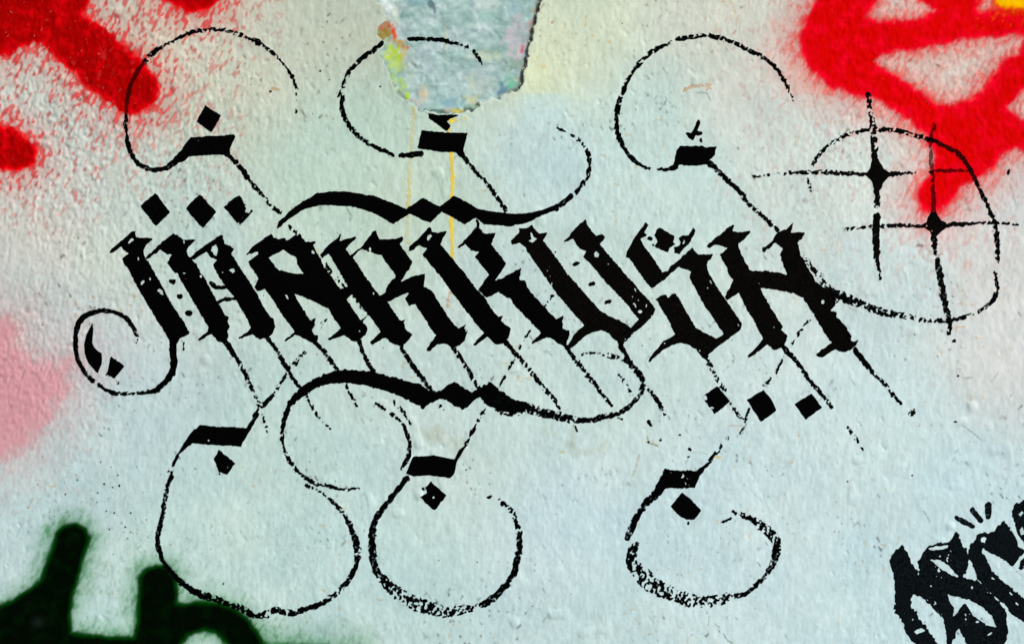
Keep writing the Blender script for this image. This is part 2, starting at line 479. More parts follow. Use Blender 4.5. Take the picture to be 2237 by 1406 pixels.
SCRATCHES = [(poly(*sg), w_, col) for sg, w_, col in (
    ([('M1', [(205, 770), (235, 810), (236, 850), (228, 905)])], 1.6, (120, 84, 84)), ([('R1', [(1290, 690), (1350, 705), (1400, 745), (1450, 775)])], 4.0, (190, 186, 180)),
    ([('R1', [(1290, 690), (1330, 690)])], 2.5, (110, 110, 100)), ([('R1', [(1440, 770), (1480, 750)])], 3.0, (170, 150, 140)), ([('M4', [(1630, 1010), (1700, 1060), (1790, 1135)])], 1.2, (140, 150, 144)),
    ([('M4', [(1650, 650), (1705, 645)])], 1.5, (150, 160, 150)), ([('M4', [(1850, 680), (1910, 605)])], 1.2, (160, 168, 160)), ([('T3', [(1200, 840), (1255, 765)])], 1.8, (120, 140, 130)),
    ([('T3', [(1170, 790), (1240, 810)])], 1.8, (150, 170, 160)), ([('T3', [(1270, 780), (1330, 830)])], 2.0, (160, 180, 170)), ([('T3', [(1480, 710), (1560, 715), (1590, 770)])], 2.2, (140, 160, 160)),
    ([('M3', [(1100, 890), (1115, 935), (1180, 960)])], 2.0, (140, 128, 100)), ([('M3', [(1040, 1030), (1015, 1130), (990, 1190)])], 1.8, (170, 164, 130)), ([('M3', [(1720, 830), (1740, 805), (1830, 805)])], 1.2, (190, 150, 140)),
    ([('M3', [(1830, 870), (1860, 800), (1870, 720)])], 1.0, (90, 100, 100)), ([('M3', [(1450, 1010), (1510, 1005), (1560, 1025)])], 1.2, (160, 170, 150)), ([('M3', [(1610, 1045), (1660, 1045)])], 2.6, (214, 176, 110)),
    ([('M3', [(440, 1010), (465, 1012)])], 2.6, (186, 176, 90)), ([('B3', [(1340, 1330), (1370, 1380), (1410, 1400)])], 1.5, (120, 140, 130)), ([('B3', [(1225, 1200), (1220, 1260)])], 1.2, (140, 160, 150)),
    ([('B3', [(1270, 1250), (1310, 1280)])], 1.1, (140, 160, 150)), ([('B4', [(705, 270), (755, 355)])], 1.4, (130, 146, 140)), ([('R1', [(2010, 240), (2060, 400)])], 2.0, (180, 176, 176)), ([('R1', [(1740, 580), (1770, 650)])], 1.2, (170, 176, 174)),
    ([('T2', [(130, 715), (160, 680), (210, 690)])], 2.4, (186, 150, 110)), ([('T2', [(880, 590), (900, 660), (870, 680)])], 2.5, (160, 176, 168)), ([('T4', [(1440, 500), (1460, 505)])], 1.8, (120, 90, 70)))]

def wall_tint(x, y):
    wsum = np.zeros(x.shape); c = np.zeros(x.shape + (3,))
    for t in TINTS:
        k = 1.0 / (((x - t[0]) ** 2 + (y - t[1]) ** 2) / 150 ** 2 + 0.6) ** 2.4
        wsum += k; c += k[..., None] * t[2:]
    c /= wsum[..., None]
    # an older, creamier coat shows above the straight top edge of the newest coat
    wob = (vn(x / 40, y * 0, 140) - 0.5) * 5
    stp = smooth((y - 204 + wob) / 5) * smooth((x - 1128) / 30) * smooth((1275 - x) / 90)
    above = (1 - smooth((y - 204 + wob) / 5)) * smooth((x - 1128) / 30) * smooth((1275 - x) / 120) * smooth((y - 90) / 90)
    c += stp[..., None] * smooth((290 - y) / 70)[..., None] * np.array([-5, 2, 9]) + above[..., None] * np.array([4, 2, -8])
    s2 = smooth((x - 1700) / 40) * smooth((1900 - x) / 30) * np.exp(-((y - 204) / 60) ** 2)
    c += ((1 - smooth((y - 204 + wob) / 5)) * s2)[..., None] * np.array([8, -12, -14])
    # mottling, weave and small stains
    m = (fbm(x / 120, y / 120, 151, 3) - 0.5)
    c += m[..., None] * np.array([16, 10, 6])
    wv = (vn(x / 4.2, y / 16, 161) - 0.5) + 0.8 * (vn(x / 9, y / 26, 167) - 0.5)
    wv = wv + 0.55 * (vn(x / 3.0, y / 4.4, 163) - 0.5)
    c += wv[..., None] * np.array([13, 12, 12])
    sp = np.maximum(0, vn(x / 7 + 0.3, y / 9, 171) - 0.87) / 0.13 * np.maximum(0, vn(x / 90, y / 90, 173) - 0.42) * 2.2
    c += sp[..., None] * np.array([-75, -85, -85])
    ru = np.maximum(0, vn(x / 9, y / 10 + 0.2, 177) - 0.9) / 0.1 * np.maximum(0, vn(x / 140, y / 140, 179) - 0.5) * 2
    c += ru[..., None] * np.array([0, -50, -90])
    dirt = np.maximum(0, fbm(x / 46, y / 60, 181, 3) - 0.63) / 0.2
    dz = (np.exp(-((x - 1420) / 120) ** 2 - ((y - 960) / 60) ** 2) + np.exp(-((x - 960) / 90) ** 2 - ((y - 960) / 45) ** 2)
          + np.exp(-((x - 1270) / 70) ** 2 - ((y - 970) / 70) ** 2) + 0.15)
    c += (dirt * dz)[..., None] * np.array([-14, -20, -27])
    for P, w_, col in SCRATCHES:
        for a, b in zip(P[:-1], P[1:]):
            box = (min(a[0], b[0]) - 12, min(a[1], b[1]) - 12, max(a[0], b[0]) + 12, max(a[1], b[1]) + 12)
            i0, i1 = np.searchsorted(x[0], box[0]), np.searchsorted(x[0], box[2]); j0, j1 = np.searchsorted(y[:, 0], box[1]), np.searchsorted(y[:, 0], box[3])
            sx, sy = x[j0:j1, i0:i1], y[j0:j1, i0:i1]
            d = seg_dist(sx, sy, np.array([a, b]), False) + (vn(sx / 5, sy / 5, 191) - 0.5) * w_ * 1.4
            k = smooth((w_ + 1.2 - d) / 2.4)[..., None]
            c[j0:j1, i0:i1] = c[j0:j1, i0:i1] * (1 - k) + k * (c[j0:j1, i0:i1] * 0.35 + 0.65 * np.array(col, float))
    return lin(np.clip(c, 20, 250)) * GAIN

m, t, b = new_mat('painted_plaster', 0.85, 0.12)
a = t.nodes.new('ShaderNodeAttribute'); a.attribute_name = 'tint'
o_, nz = noise_mix(t, b, (0.93, 0.93, 0.93), (1.04, 1.04, 1.04), 900)
mx = t.nodes.new('ShaderNodeMix'); mx.data_type = 'RGBA'; mx.blend_type = 'MULTIPLY'; mx.inputs['Factor'].default_value = 1.0
t.links.new(a.outputs['Color'], mx.inputs['A']); t.links.new(o_, mx.inputs['B']); t.links.new(mx.outputs['Result'], b.inputs['Base Color'])
add_bump(t, b, nz, 0.25, 0.0004)
PLASTER = m

ny, nx = XX.shape
front = world(XX, YY, H).reshape(-1, 3)
idx = np.arange(ny * nx).reshape(ny, nx)
q = np.stack([idx[:-1, :-1], idx[1:, :-1], idx[1:, 1:], idx[:-1, 1:]], -1).reshape(-1, 4)
back = np.array([[front[idx[j, i]][0], 0.24, front[idx[j, i]][2]] for j, i in ((0, 0), (0, -1), (-1, -1), (-1, 0))])
nb = len(front)
sides = [list(idx[0, :]) + [nb + 1, nb], list(idx[:, -1]) + [nb + 2, nb + 1],
         list(idx[-1, ::-1]) + [nb + 3, nb + 2], list(idx[::-1, 0]) + [nb, nb + 3], [nb, nb + 1, nb + 2, nb + 3]]
loops = np.concatenate([q.ravel()] + [np.array(s) for s in sides])
lens = np.concatenate([np.full(len(q), 4), [len(s) for s in sides]])
starts = np.concatenate([[0], np.cumsum(lens)[:-1]])
org = np.array([0, 0, 0.0])
me = raw_mesh('plaster_wall', np.concatenate([front, back]) - org, loops, starts)
tint = np.concatenate([wall_tint(XX, YY).reshape(-1, 3), np.tile(lin((190, 200, 195)), (4, 1))])
attr_col(me, 'tint', tint)
sm = np.ones(len(starts), bool); sm[-5:] = False
me.polygons.foreach_set('use_smooth', sm)
wall = put('plaster_wall', me, PLASTER)
tag(wall, 'pale blue white painted plaster wall carrying all the graffiti', 'wall')

# the pavement the wall stands on and the ground around it
def sheet(name, x0, x1, y0, y1, z, mat, n=2):
    xs = np.linspace(x0, x1, n); ys = np.linspace(y0, y1, n)
    X, Y = np.meshgrid(xs, ys); co = np.stack([X, Y, np.full(X.shape, z)], -1).reshape(-1, 3)
    i = np.arange(n * n).reshape(n, n)
    q = np.stack([i[:-1, :-1], i[:-1, 1:], i[1:, 1:], i[1:, :-1]], -1).reshape(-1, 4)
    return put(name, raw_mesh(name, co, q.ravel(), np.arange(len(q)) * 4), mat)
m, t, b = new_mat('asphalt', 0.9, 0.2)
o_, nz = noise_mix(t, b, (0.04, 0.04, 0.042), (0.075, 0.073, 0.07), 90); t.links.new(o_, b.inputs['Base Color']); add_bump(t, b, nz, 0.4, 0.004)
tag(sheet('ground', -200, 200, -200, 200, -0.12, m), kind='structure')
m, t, b = new_mat('paving_concrete', 0.9, 0.2)
o_, nz = noise_mix(t, b, (0.22, 0.215, 0.2), (0.31, 0.3, 0.285), 30); t.links.new(o_, b.inputs['Base Color']); add_bump(t, b, nz, 0.3, 0.003)
pv = bpy.data.meshes.new('pavement')
v = [(-5, -2.6, -0.12), (5, -2.6, -0.12), (5, 0.4, -0.12), (-5, 0.4, -0.12), (-5, -2.6, 0.004), (5, -2.6, 0.004), (5, 0.4, 0.004), (-5, 0.4, 0.004)]
pv.from_pydata(v, [], [(4, 5, 6, 7), (0, 1, 5, 4), (1, 2, 6, 5), (2, 3, 7, 6), (3, 0, 4, 7)])
tag(put('pavement', pv, m), kind='structure')

# the scar where the coats of paint have come off
f0 = None
xs, ys = lattice((815, -120, 1205, 262))
X, Y = np.meshgrid(xs, ys)
fp = sdf(X, Y, PATCH) + (vn(X / 9, Y / 9, 81) - 0.5) * 9 + (vn(X / 24, Y / 24, 82) - 0.5) * 12 * (X < 1085)
x, y, inner, loops, starts = contour(fp, xs, ys)
def patch_colour(x, y):
    px, py = (x - 800) * 5.265, y * 5.265
    c = np.zeros((len(x), 3)) + np.array([162, 184, 180.0])
    n = fbm(x / 16, y / 11, 201, 3) - 0.5; n2 = fbm(x / 34, y / 30, 205, 3) - 0.5
    c += n[:, None] * np.array([64, 54, 54]) + n2[:, None] * np.array([44, 26, 40])
    n3 = vn(x / 5, y / 7, 221) - 0.5; nb = (fbm(x / 7, y / 9, 223, 2) - 0.5) * 1.1
    wob = (fbm(x / 12, y / 12, 211, 2) - 0.5) * 1.5; wob2 = (fbm(x / 12, y / 12, 217, 2) - 0.5) * 1.5
    def blob(bx, by, rx, ry, col, k=1.0, ang=0):
        a = math.radians(ang); dx, dy = px - bx + wob * rx, py - by + wob2 * ry
        u = dx * math.cos(a) + dy * math.sin(a); v = -dx * math.sin(a) + dy * math.cos(a)
        w_ = smooth(1.5 - np.hypot(u / rx, v / ry) + nb) * k * (0.8 + 0.9 * n + 0.5 * n3)
        c[:] = c * (1 - w_[:, None]) + w_[:, None] * np.array(col, float)
    blob(270, 40, 130, 110, (212, 218, 214)); blob(320, 240, 70, 150, (205, 206, 196), 0.9)
    blob(540, 20, 60, 45, (110, 145, 160), .7); blob(640, 30, 70, 40, (126, 160, 166), .6); blob(760, 70, 34, 62, (70, 92, 100), .85, -28)
    blob(900, 280, 80, 70, (146, 170, 162), .6)
    blob(1420, 60, 130, 90, (196, 206, 198), .7); blob(1400, 180, 90, 60, (150, 186, 178), .6); blob(1720, 90, 120, 100, (158, 184, 190), .8)
    blob(1730, 420, 130, 210, (200, 178, 188), .75); blob(1690, 590, 110, 70, (206, 190, 188), .8); blob(1795, 560, 28, 40, (216, 92, 110), .9)
    blob(1890, 300, 30, 60, (216, 150, 140), .8); blob(1830, 640, 36, 70, (150, 180, 206), .9); blob(1930, 110, 22, 24, (196, 160, 130), .8)
    blob(1390, 650, 200, 62, (196, 204, 178), .85, 6); blob(1300, 720, 260, 12, (128, 146, 138), .7, 9); blob(1440, 590, 140, 10, (150, 160, 120), .6, 8)
    blob(1720, 720, 150, 70, (140, 156, 140), .8); blob(1690, 960, 80, 75, (116, 184, 152)); blob(1720, 910, 26, 22, (214, 168, 130), .9)
    blob(1560, 1060, 50, 90, (86, 120, 150), .8); blob(1530, 960, 40, 60, (130, 165, 180), .6)
    blob(1330, 980, 150, 150, (192, 196, 188), .6); blob(1220, 1140, 90, 62, (196, 198, 156), .9); blob(1240, 1240, 80, 34, (120, 150, 110), .8)
    blob(1180, 930, 60, 60, (194, 202, 176), .7)
    blob(640, 1090, 80, 85, (206, 186, 152), .85); blob(570, 1160, 70, 60, (190, 186, 180), .8)
    blob(900, 1140, 180, 130, (156, 186, 186), .6); blob(1010, 1180, 120, 45, (120, 156, 170), .6); blob(820, 1285, 130, 26, (60, 84, 76), .8)
    blob(920, 1270, 40, 30, (206, 160, 130), .7); blob(1050, 1290, 60, 34, (216, 176, 40), .85); blob(1220, 1270, 70, 26, (48, 72, 80), .8)
    blob(205, 385, 70, 90, (150, 112, 26), .9); blob(190, 290, 55, 60, (190, 110, 80), .8); blob(300, 350, 36, 62, (232, 56, 18), 1.0, -32)
    blob(330, 420, 24, 34, (240, 92, 60), .9); blob(390, 500, 80, 45, (196, 130, 40), .8, 30); blob(440, 540, 40, 30, (206, 92, 50), .7)
    blob(300, 640, 100, 92, (186, 208, 40), .95); blob(250, 610, 55, 40, (206, 214, 140), .7); blob(330, 750, 80, 70, (186, 206, 90), .8)
    blob(330, 870, 70, 80, (170, 200, 110), .75); blob(400, 1010, 55, 70, (166, 196, 110), .75); blob(470, 1110, 34, 70, (172, 204, 60), .9)
    blob(430, 640, 36, 120, (196, 178, 120), .7); blob(520, 760, 60, 160, (196, 202, 184), .6); blob(240, 830, 20, 20, (30, 60, 46))
    blob(905, 450, 14, 100, (206, 176, 110), .7); blob(900, 560, 10, 130, (150, 150, 110), .5)
    # bare brown render along the broken right-hand rim
    dr = seg_dist(x, y, PATCH)
    k = np.exp(-(dr / 6.0) ** 2) * smooth((x - 1080) / 50)
    c[:] = c * (1 - k[:, None]) + k[:, None] * np.array([96, 78, 70.0])
    k = np.exp(-(dr / 5.0) ** 2) * (vn(x / 8, y / 8, 231) > 0.45) * 0.6 * smooth((y - 150) / 60)
    c[:] = c * (1 - k[:, None]) + k[:, None] * np.array([110, 118, 104.0])
    return lin(np.clip(c, 6, 250)) * GAIN
me = raw_mesh('exposed_patch', world(x, y, height_at(x, y) + np.where(inner, 0.12, 0.06)), loops, starts)
attr_col(me, 'tint', patch_colour(x, y))
o = put('exposed_patch', me, PLASTER, wall)
o['label'] = 'tongue shaped scar of older peeling paint coats at the top'

# ------------------------------------------------------------------ sprayed paint
def spray(name, outline, mat, core_soft, mist, mist_amt, grain_amt, off, holes=(), seed=0, full=1.0, extra=None, margin=None, clipbox=None, maxc=1.0, mist_dir=None, far=0.0, cb=0.25, grow=0.0):
    mg = margin or mist * 2.0
    P = outline
    xs, ys = lattice((P[:, 0].min() - mg, P[:, 1].min() - mg, P[:, 0].max() + mg, P[:, 1].max() + mg))
    X, Y = np.meshgrid(xs, ys)
    d = sdf(X, Y, P)
    for h in holes:
        d = np.minimum(d, -sdf(X, Y, h))
    d = d + grow + (fbm(X / 26, Y / 26, 301 + seed, 2) - 0.5) * core_soft * 0.9
    u, v = slant(X, Y, 14, 6.5); g1 = vn(u, v, 311)
    u, v = slant(X, Y, 7, 4); g2 = vn(u, v, 317)
    g = quant(0.6 * g1 + 0.4 * g2, 0.5, 0.15)
    core = smooth(0.5 + d / (2 * core_soft))
    mm = (mist_amt * np.exp(-np.maximum(-d, 0) / mist) + far * np.exp(-np.maximum(-d, 0) / 75)) * (1 if mist_dir is None else mist_dir(X, Y))
    C = np.maximum(core, mm)
    hard = smooth((C - (1 - g) * 0.95 + 0.22) / 0.52)             # the side of each lump facing the spray catches the paint
    cov = C * (1 - grain_amt) + hard * grain_amt
    cov = np.where(core > 0.97, 1.0, cov)
    if extra is not None: cov, d = extra(X, Y, cov, d, g)
    fade = smooth((np.minimum.reduce([X - xs[0], xs[-1] - X, Y - ys[0], ys[-1] - Y])) / 14)
    cov = np.clip(cov * full * fade, 0, maxc)
    coat = smooth(cb + d / (core_soft * 3.2))
    r = contour(cov - 0.045, xs, ys)
    x, y, inner, loops, starts = r
    i = np.clip((x - xs[0]) / S, 0, len(xs) - 1.001); j = np.clip((y - ys[0]) / S, 0, len(ys) - 1.001)
    def samp(A):
        i0, j0 = i.astype(int), j.astype(int); tx, ty = i - i0, j - j0
        return (A[j0, i0] * (1 - tx) + A[j0, i0 + 1] * tx) * (1 - ty) + (A[j0 + 1, i0] * (1 - tx) + A[j0 + 1, i0 + 1] * tx) * ty
    org = np.array([((x.min() + x.max()) / 2 - CX) * PX, 0, ZC + (CY - y.max()) * PX])
    me = raw_mesh(name, world(x, y, height_at(x, y) + np.where(inner, off, off * 0.6)) - org, loops, starts)
    attr(me, 'cover', samp(cov)); attr(me, 'coat', samp(coat))
    return put(name, me, mat, None, tuple(org))

def P1(c, ps): return poly((c, ps))

o = spray('pink_spray', P1('M1', [(-300, 180), (0, 190), (110, 230), (150, 300), (150, 400), (250, 480), (400, 510), (550, 510), (565, 570), (530, 700),
     (450, 850), (340, 1000), (210, 1170), (100, 1240), (0, 1270), (-300, 1290)]), PINK, 36, 55, 0.42, 0.2, 0.07, seed=3, full=0.68, margin=170, grow=9)
tag(o, 'faded pink spray patch at the left edge below the red oval', 'spray paint')

redl = P1('T1', [(-420, -250), (690, -250), (690, 20), (650, 90), (740, 180), (860, 260), (950, 340), (1040, 420), (1140, 510), (1215, 620), (1232, 690),
     (1205, 780), (1130, 850), (1040, 890), (960, 885), (880, 830), (770, 750), (640, 650), (540, 550), (430, 440), (330, 345), (260, 335),
     (180, 370), (90, 425), (-50, 430), (-420, 430)])
o = spray('red_spray', redl, RED_L, 10, 32, 0.44, 0.52, 0.13, seed=5, margin=190, far=0.11, grow=2.5, cb=0.35)
tag(o, 'thick diagonal red spray stroke reaching in from the upper left corner', 'spray paint', 'red spray strokes at the upper left')
o = spray('red_spray', P1('T1', [(1230, -220), (1720, -220), (1715, 0), (1660, 60), (1560, 120), (1470, 115), (1350, 95), (1280, 55), (1230, 15)]),
          RED_L, 12, 28, 0.44, 0.52, 0.14, seed=6, margin=130, far=0.09)
tag(o, 'short red spray stroke cut off by the top edge above a thin black curl', 'spray paint', 'red spray strokes at the upper left')
o = spray('red_spray', P1('T1', [(-300, 935), (0, 950), (100, 965), (195, 1015), (270, 1090), (305, 1170), (280, 1250), (215, 1305), (120, 1330), (20, 1325), (-300, 1300)]),
          RED_L, 9, 30, 0.44, 0.52, 0.14, seed=7, margin=140, far=0.07)
tag(o, 'rounded red spray blob at the left edge above the pink patch', 'spray paint', 'red spray strokes at the upper left')

redr = poly(('T4', [(500, -250), (505, 20), (455, 120), (405, 210), (380, 320), (405, 440), (480, 530), (560, 615), (650, 675), (780, 715), (920, 735), (1020, 785),
     (1130, 855), (1250, 945), (1370, 1045), (1405, 1130), (1440, 1190)]),
     ('R1', [(1440, 30), (1385, 150), (1325, 220), (1300, 330), (1335, 415), (1400, 445), (1460, 435), (1525, 385), (1595, 285), (1675, 198), (1795, 165), (1875, 88), (1935, 5)]),
     ('T4', [(1885, 1270), (1940, 1190), (2109, 1130), (2420, 1110), (2420, -250)]))
holes = [P1('T4', [(890, 125), (950, 40), (985, -250), (1270, -250), (1310, 0), (1410, 85), (1330, 135), (1130, 155), (1000, 160)]),
         P1('T4', [(960, 470), (1030, 415), (1180, 385), (1300, 365), (1600, 305), (1700, 288), (2100, 265), (2130, 290), (2080, 400), (1960, 480), (1840, 620), (1790, 705),
                   (1680, 765), (1560, 805), (1450, 795), (1350, 725), (1250, 665), (1100, 575), (1000, 515)]),
         P1('T4', [(1995, 820), (2045, 750), (2109, 675), (2300, 640), (2300, 1010), (2109, 935), (2040, 885)]),
         P1('T4', [(1730, 62), (1785, 0), (1770, -250), (1910, -250), (1890, 0), (1930, 72), (1850, 95), (1780, 85)])]
o = spray('red_spray', redr, RED_R, 14, 28, 0.42, 0.24, 0.13, holes=holes, seed=9, margin=190, far=0.10, grow=5.5, cb=0.4)
tag(o, 'large bright red spray letter form with pale gaps at the upper right', 'spray paint')

o = spray('yellow_spray', P1('T4', [(1875, -250), (1885, 10), (1925, 55), (2020, 66), (2109, 72), (2420, 80), (2420, -250)]), YELLOW, 7, 12, 0.3, 0.45, 0.17, seed=11, margin=40)
tag(o, 'yellow spray corner above the red at the top right', 'spray paint')

green = P1('B1', [(-300, 1170), (0, 1115), (100, 1065), (240, 970), (310, 900), (360, 780), (400, 640), (415, 560), (480, 495), (580, 475), (655, 515), (700, 590), (685, 650), (638, 780),
     (605, 900), (565, 1050), (542, 1180), (550, 1315), (800, 1345), (1020, 1350), (1042, 1250), (1055, 1050), (1065, 900), (1115, 825), (1220, 795), (1300, 805),
     (1355, 880), (1365, 1000), (1358, 1095), (1450, 1085), (1560, 1073), (1690, 1085), (1800, 1125), (1895, 1205), (1975, 1295), (2035, 1406), (2080, 1560), (1790, 1560),
     (1750, 1420), (1660, 1325), (1560, 1305), (1450, 1345), (1395, 1410), (1385, 1560), (-300, 1560)])
def green_extra(X, Y, cov, d, g):
    hx, hy = pt('B1', (290, 1235))
    k = np.exp(-((X - hx) / 18) ** 2 - ((Y - hy) / 15) ** 2)
    cov = cov * (1 - 0.12 * k); d = d - 20 * k
    # drifting overspray left of the first upright and along the bottom edge
    for (bx, by, rx, ry, kk) in ((370, 530, 60, 50, .5), (330, 640, 60, 40, .3), (270, 850, 60, 60, .25), (980, 1150, 60, 220, .3)):
        qx, qy = pt('B1', (bx, by))
        cov = np.maximum(cov, kk * (0.35 + 0.9 * g) * np.exp(-((X - qx) / (rx / 3.5)) ** 2 - ((Y - qy) / (ry / 3.5)) ** 2))
    return cov, d
o = spray('green_spray', green, GREEN, 8, 18, 0.46, 0.2, 0.13, seed=13, extra=green_extra, margin=70, cb=0.4, grow=3.5)
tag(o, 'dark green spray lettering with two blunt uprights at the lower left', 'spray paint')
o = spray('green_spray', P1('W', [(560, 1404), (640, 1398), (720, 1404), (790, 1414), (800, 1450), (560, 1450)]), GREEN, 14, 26, 0.45, 0.15, 0.1, seed=15, full=0.85, margin=60)
tag(o, 'soft green spray mist at the bottom edge beside the dark green lettering', 'spray paint')

# ------------------------------------------------------------------ drips and scrapes
def wash(name, shapes, mat, off, cover, label, cat, group=None):
    f, al, xs, ys = brush_field(shapes, 0)
    x, y, inner, loops, starts = contour(f, xs, ys)
    org = np.array([((x.min() + x.max()) / 2 - CX) * PX, 0, ZC + (CY - y.max()) * PX])
    me = raw_mesh(name, world(x, y, height_at(x, y) + np.where(inner, off, off * 0.6)) - org, loops, starts)
    n = vn(x / 9, y / 40, 401)
    attr(me, 'cover', np.clip(np.where(inner, cover, cover * 0.5) * (0.6 + 0.8 * n), 0, 1)); attr(me, 'coat', np.full(len(x), cover) * (0.5 + 0.8 * n))
    return tag(put(name, me, mat, None, tuple(org)), label, cat, group)
wash('paint_drip', [shape_stroke(('W', [(905, 236, 8, 0), (903, 270, 9, 0.05), (897, 330, 7, 0.1), (894, 400, 8, 0.08), (892, 460, 8, .1), (890, 530, 6, 0.2)]))], DRIP, 0.09, 0.32,
     'pale cream drip running down left of the bright yellow drip', 'paint drip', 'yellow drips below the peeled patch')
wash('paint_drip', [shape_stroke(('W', [(978, 276, 9, 0), (983, 310, 6, .0), (987, 360, 8, .0), (989, 400, 9, 0), (986, 440, 7, .0), (987, 500, 9, .0), (988, 560, 6, .15), (985, 580, 3, .3)])),
     shape_poly(('P', [(940, 1380), (985, 1345), (1050, 1335), (1060, 1375), (1120, 1350), (1155, 1340), (1160, 1400), (1120, 1390), (1040, 1400), (990, 1420), (960, 1450)]), dry=0.2)], DRIP, 0.1, 0.78,
     'bright yellow drip running down from the peeled patch', 'paint drip', 'yellow drips below the peeled patch')
wash('paint_drip', [shape_stroke(('W', [(983, 635, 5, .3), (979, 665, 6, .2), (976, 690, 4, .3)]))], PEACH, 0.1, 0.7,
     'short faint orange drip between the R and the K', 'paint drip')
wash('paint_scrape', [shape_stroke(('T3', [(1370, 700, 5, .3), (1440, 670, 8, .2), (1520, 655, 8, .2), (1600, 650, 5, .3)])), shape_stroke(('T3', [(1560, 665, 10, .2), (1590, 690, 8, .3)]))], PEACH, 0.08, 0.5,
     'pale orange scrape inside the third upper curl', 'paint scrape')

# ------------------------------------------------------------------ the lettering
D, HOLE, ST, PO = shape_dot, shape_hole, shape_stroke, shape_poly
lett, LO = root('calligraphy_lettering', 1070, 790, 'slanting black blackletter word MARKUSH across the middle', 'graffiti lettering')
def letter(shapes, label, mat=INK):
    o = film('letter', shapes, mat, 0.30, lett, LO); o['label'] = label
    return o
def bit(name, shapes, par, mat=INK, org=LO, off=0.30):
    return film(name, shapes, mat, off, par, org, al_mat=INK_THIN)

L_M = letter([
    PO(('L1', [(70, 530), (85, 500), (240, 372), (268, 365), (275, 415), (400, 420), (398, 440), (360, 470), (330, 520), (345, 570), (375, 605), (480, 800), (550, 930), (580, 975),
        (640, 1060), (685, 1145), (675, 1160), (610, 1195), (585, 1240), (575, 1300), (535, 1300), (528, 1260), (522, 1200), (500, 1160), (400, 1000), (310, 850), (210, 660), (170, 610),
        (162, 580), (215, 540), (180, 515), (158, 490), (100, 535), (75, 540)])),
    HOLE('L1', [(238, 412), (258, 436), (215, 470), (208, 460)]), D('L1', 291, 580, 9, 18, hole=True), HOLE('L1', [(305, 760), (340, 738), (345, 760), (312, 790)]),
    D('L1', 380, 735, 8, 12, hole=True), HOLE('L1', [(428, 822), (455, 802), (478, 825), (485, 860), (455, 850)]), D('L1', 488, 992, 6, hole=True),
    PO(('L1', [(340, 572), (450, 470), (555, 382), (575, 390), (640, 435), (725, 428), (732, 440), (680, 485), (660, 525), (700, 580), (740, 620), (770, 690), (800, 720), (830, 780),
        (860, 840), (910, 930), (960, 1010), (990, 1025), (980, 1060), (1000, 1100), (975, 1140), (985, 1165), (980, 1200), (940, 1222), (900, 1215), (850, 1155), (760, 1212), (742, 1200),
        (820, 1135), (825, 1105), (760, 990), (690, 870), (600, 720), (595, 690), (575, 695), (510, 610), (545, 550), (510, 548), (460, 515), (420, 545), (350, 595)])),
    HOLE('L1', [(630, 435), (648, 440), (650, 470), (635, 465)]), D('L1', 640, 692, 16, 8, hole=True), D('L1', 655, 735, 9, hole=True), D('L1', 772, 715, 10, 14, hole=True),
    PO(('L1', [(690, 570), (730, 530), (800, 475), (920, 400), (935, 395), (960, 470), (1000, 480), (1035, 505), (1010, 540), (1050, 610), (1110, 700), (1150, 760), (1205, 850), (1250, 940),
        (1310, 1030), (1330, 1035), (1345, 1100), (1320, 1160), (1290, 1190), (1220, 1200), (1190, 1185), (1170, 1160), (1065, 1198), (1060, 1185), (1140, 1130), (1155, 1105), (1100, 1000),
        (1030, 880), (940, 770), (862, 630), (895, 590), (845, 570), (815, 530), (770, 555), (715, 590)])),
    HOLE('L1', [(855, 480), (888, 464), (906, 500), (902, 565), (872, 560), (848, 520)]), HOLE('L1', [(968, 672), (1030, 648), (1042, 680), (1015, 697), (1000, 678)]), D('L1', 938, 685, 6, hole=True),
    ST(('L1', [(850, 765, 8, 0), (890, 800, 7, 0), (940, 798, 7, 0), (985, 780, 6, 0)])), ST(('L1', [(895, 915, 6, 0), (960, 892, 7, 0), (1035, 885, 6, 0)])),
    ], 'letter M with three stems and a looped foot')
for (x_, y_, r_) in ((553, 755, 27), (612, 868, 28), (677, 998, 31)):
    bit('dot', [D('L1', x_, y_, r_, r_ * 0.78)], L_M)
L_A = letter([
    PO(('L2', [(60, 548), (110, 490), (258, 382), (275, 415), (320, 428), (370, 415), (372, 440), (440, 395), (475, 405), (525, 450), (618, 445), (580, 478), (600, 520), (640, 580), (660, 640),
        (720, 720), (790, 815), (830, 880), (900, 985), (940, 1045), (1000, 1010), (980, 1040), (960, 1065), (1000, 1110), (980, 1165), (945, 1190), (915, 1220), (870, 1210), (820, 1165),
        (770, 1185), (705, 1205), (690, 1195), (740, 1155), (785, 1110), (735, 1040), (690, 965), (560, 900), (430, 845), (490, 945), (560, 1050), (600, 1030), (590, 1095), (570, 1130),
        (580, 1155), (620, 1165), (615, 1210), (575, 1230), (500, 1190), (440, 1165), (370, 1215), (358, 1205), (430, 1140), (420, 1120), (330, 1000), (270, 900), (210, 815), (150, 830),
        (125, 800), (155, 735), (75, 600), (150, 545), (155, 525), (70, 556)])),
    HOLE('L2', [(245, 575), (300, 540), (350, 512), (390, 545), (445, 565), (450, 620), (495, 690), (440, 690), (310, 662)]),
    HOLE('L2', [(352, 845), (378, 855), (398, 900), (375, 890)]), D('L2', 450, 975, 11, 8, hole=True), D('L2', 570, 825, 8, hole=True), D('L2', 575, 528, 14, 18, hole=True), D('L2', 422, 1082, 7, hole=True),
    D('L2', 935, 1138, 6, hole=True),
    PO(('L2', [(785, 812), (845, 788), (880, 850), (835, 892)])),
    ST(('L2', [(670, 620, 8, .4), (720, 690, 8, .35), (770, 740, 6, .4), (815, 800, 6, .4)])),
    ], 'letter A with a pointed counter')
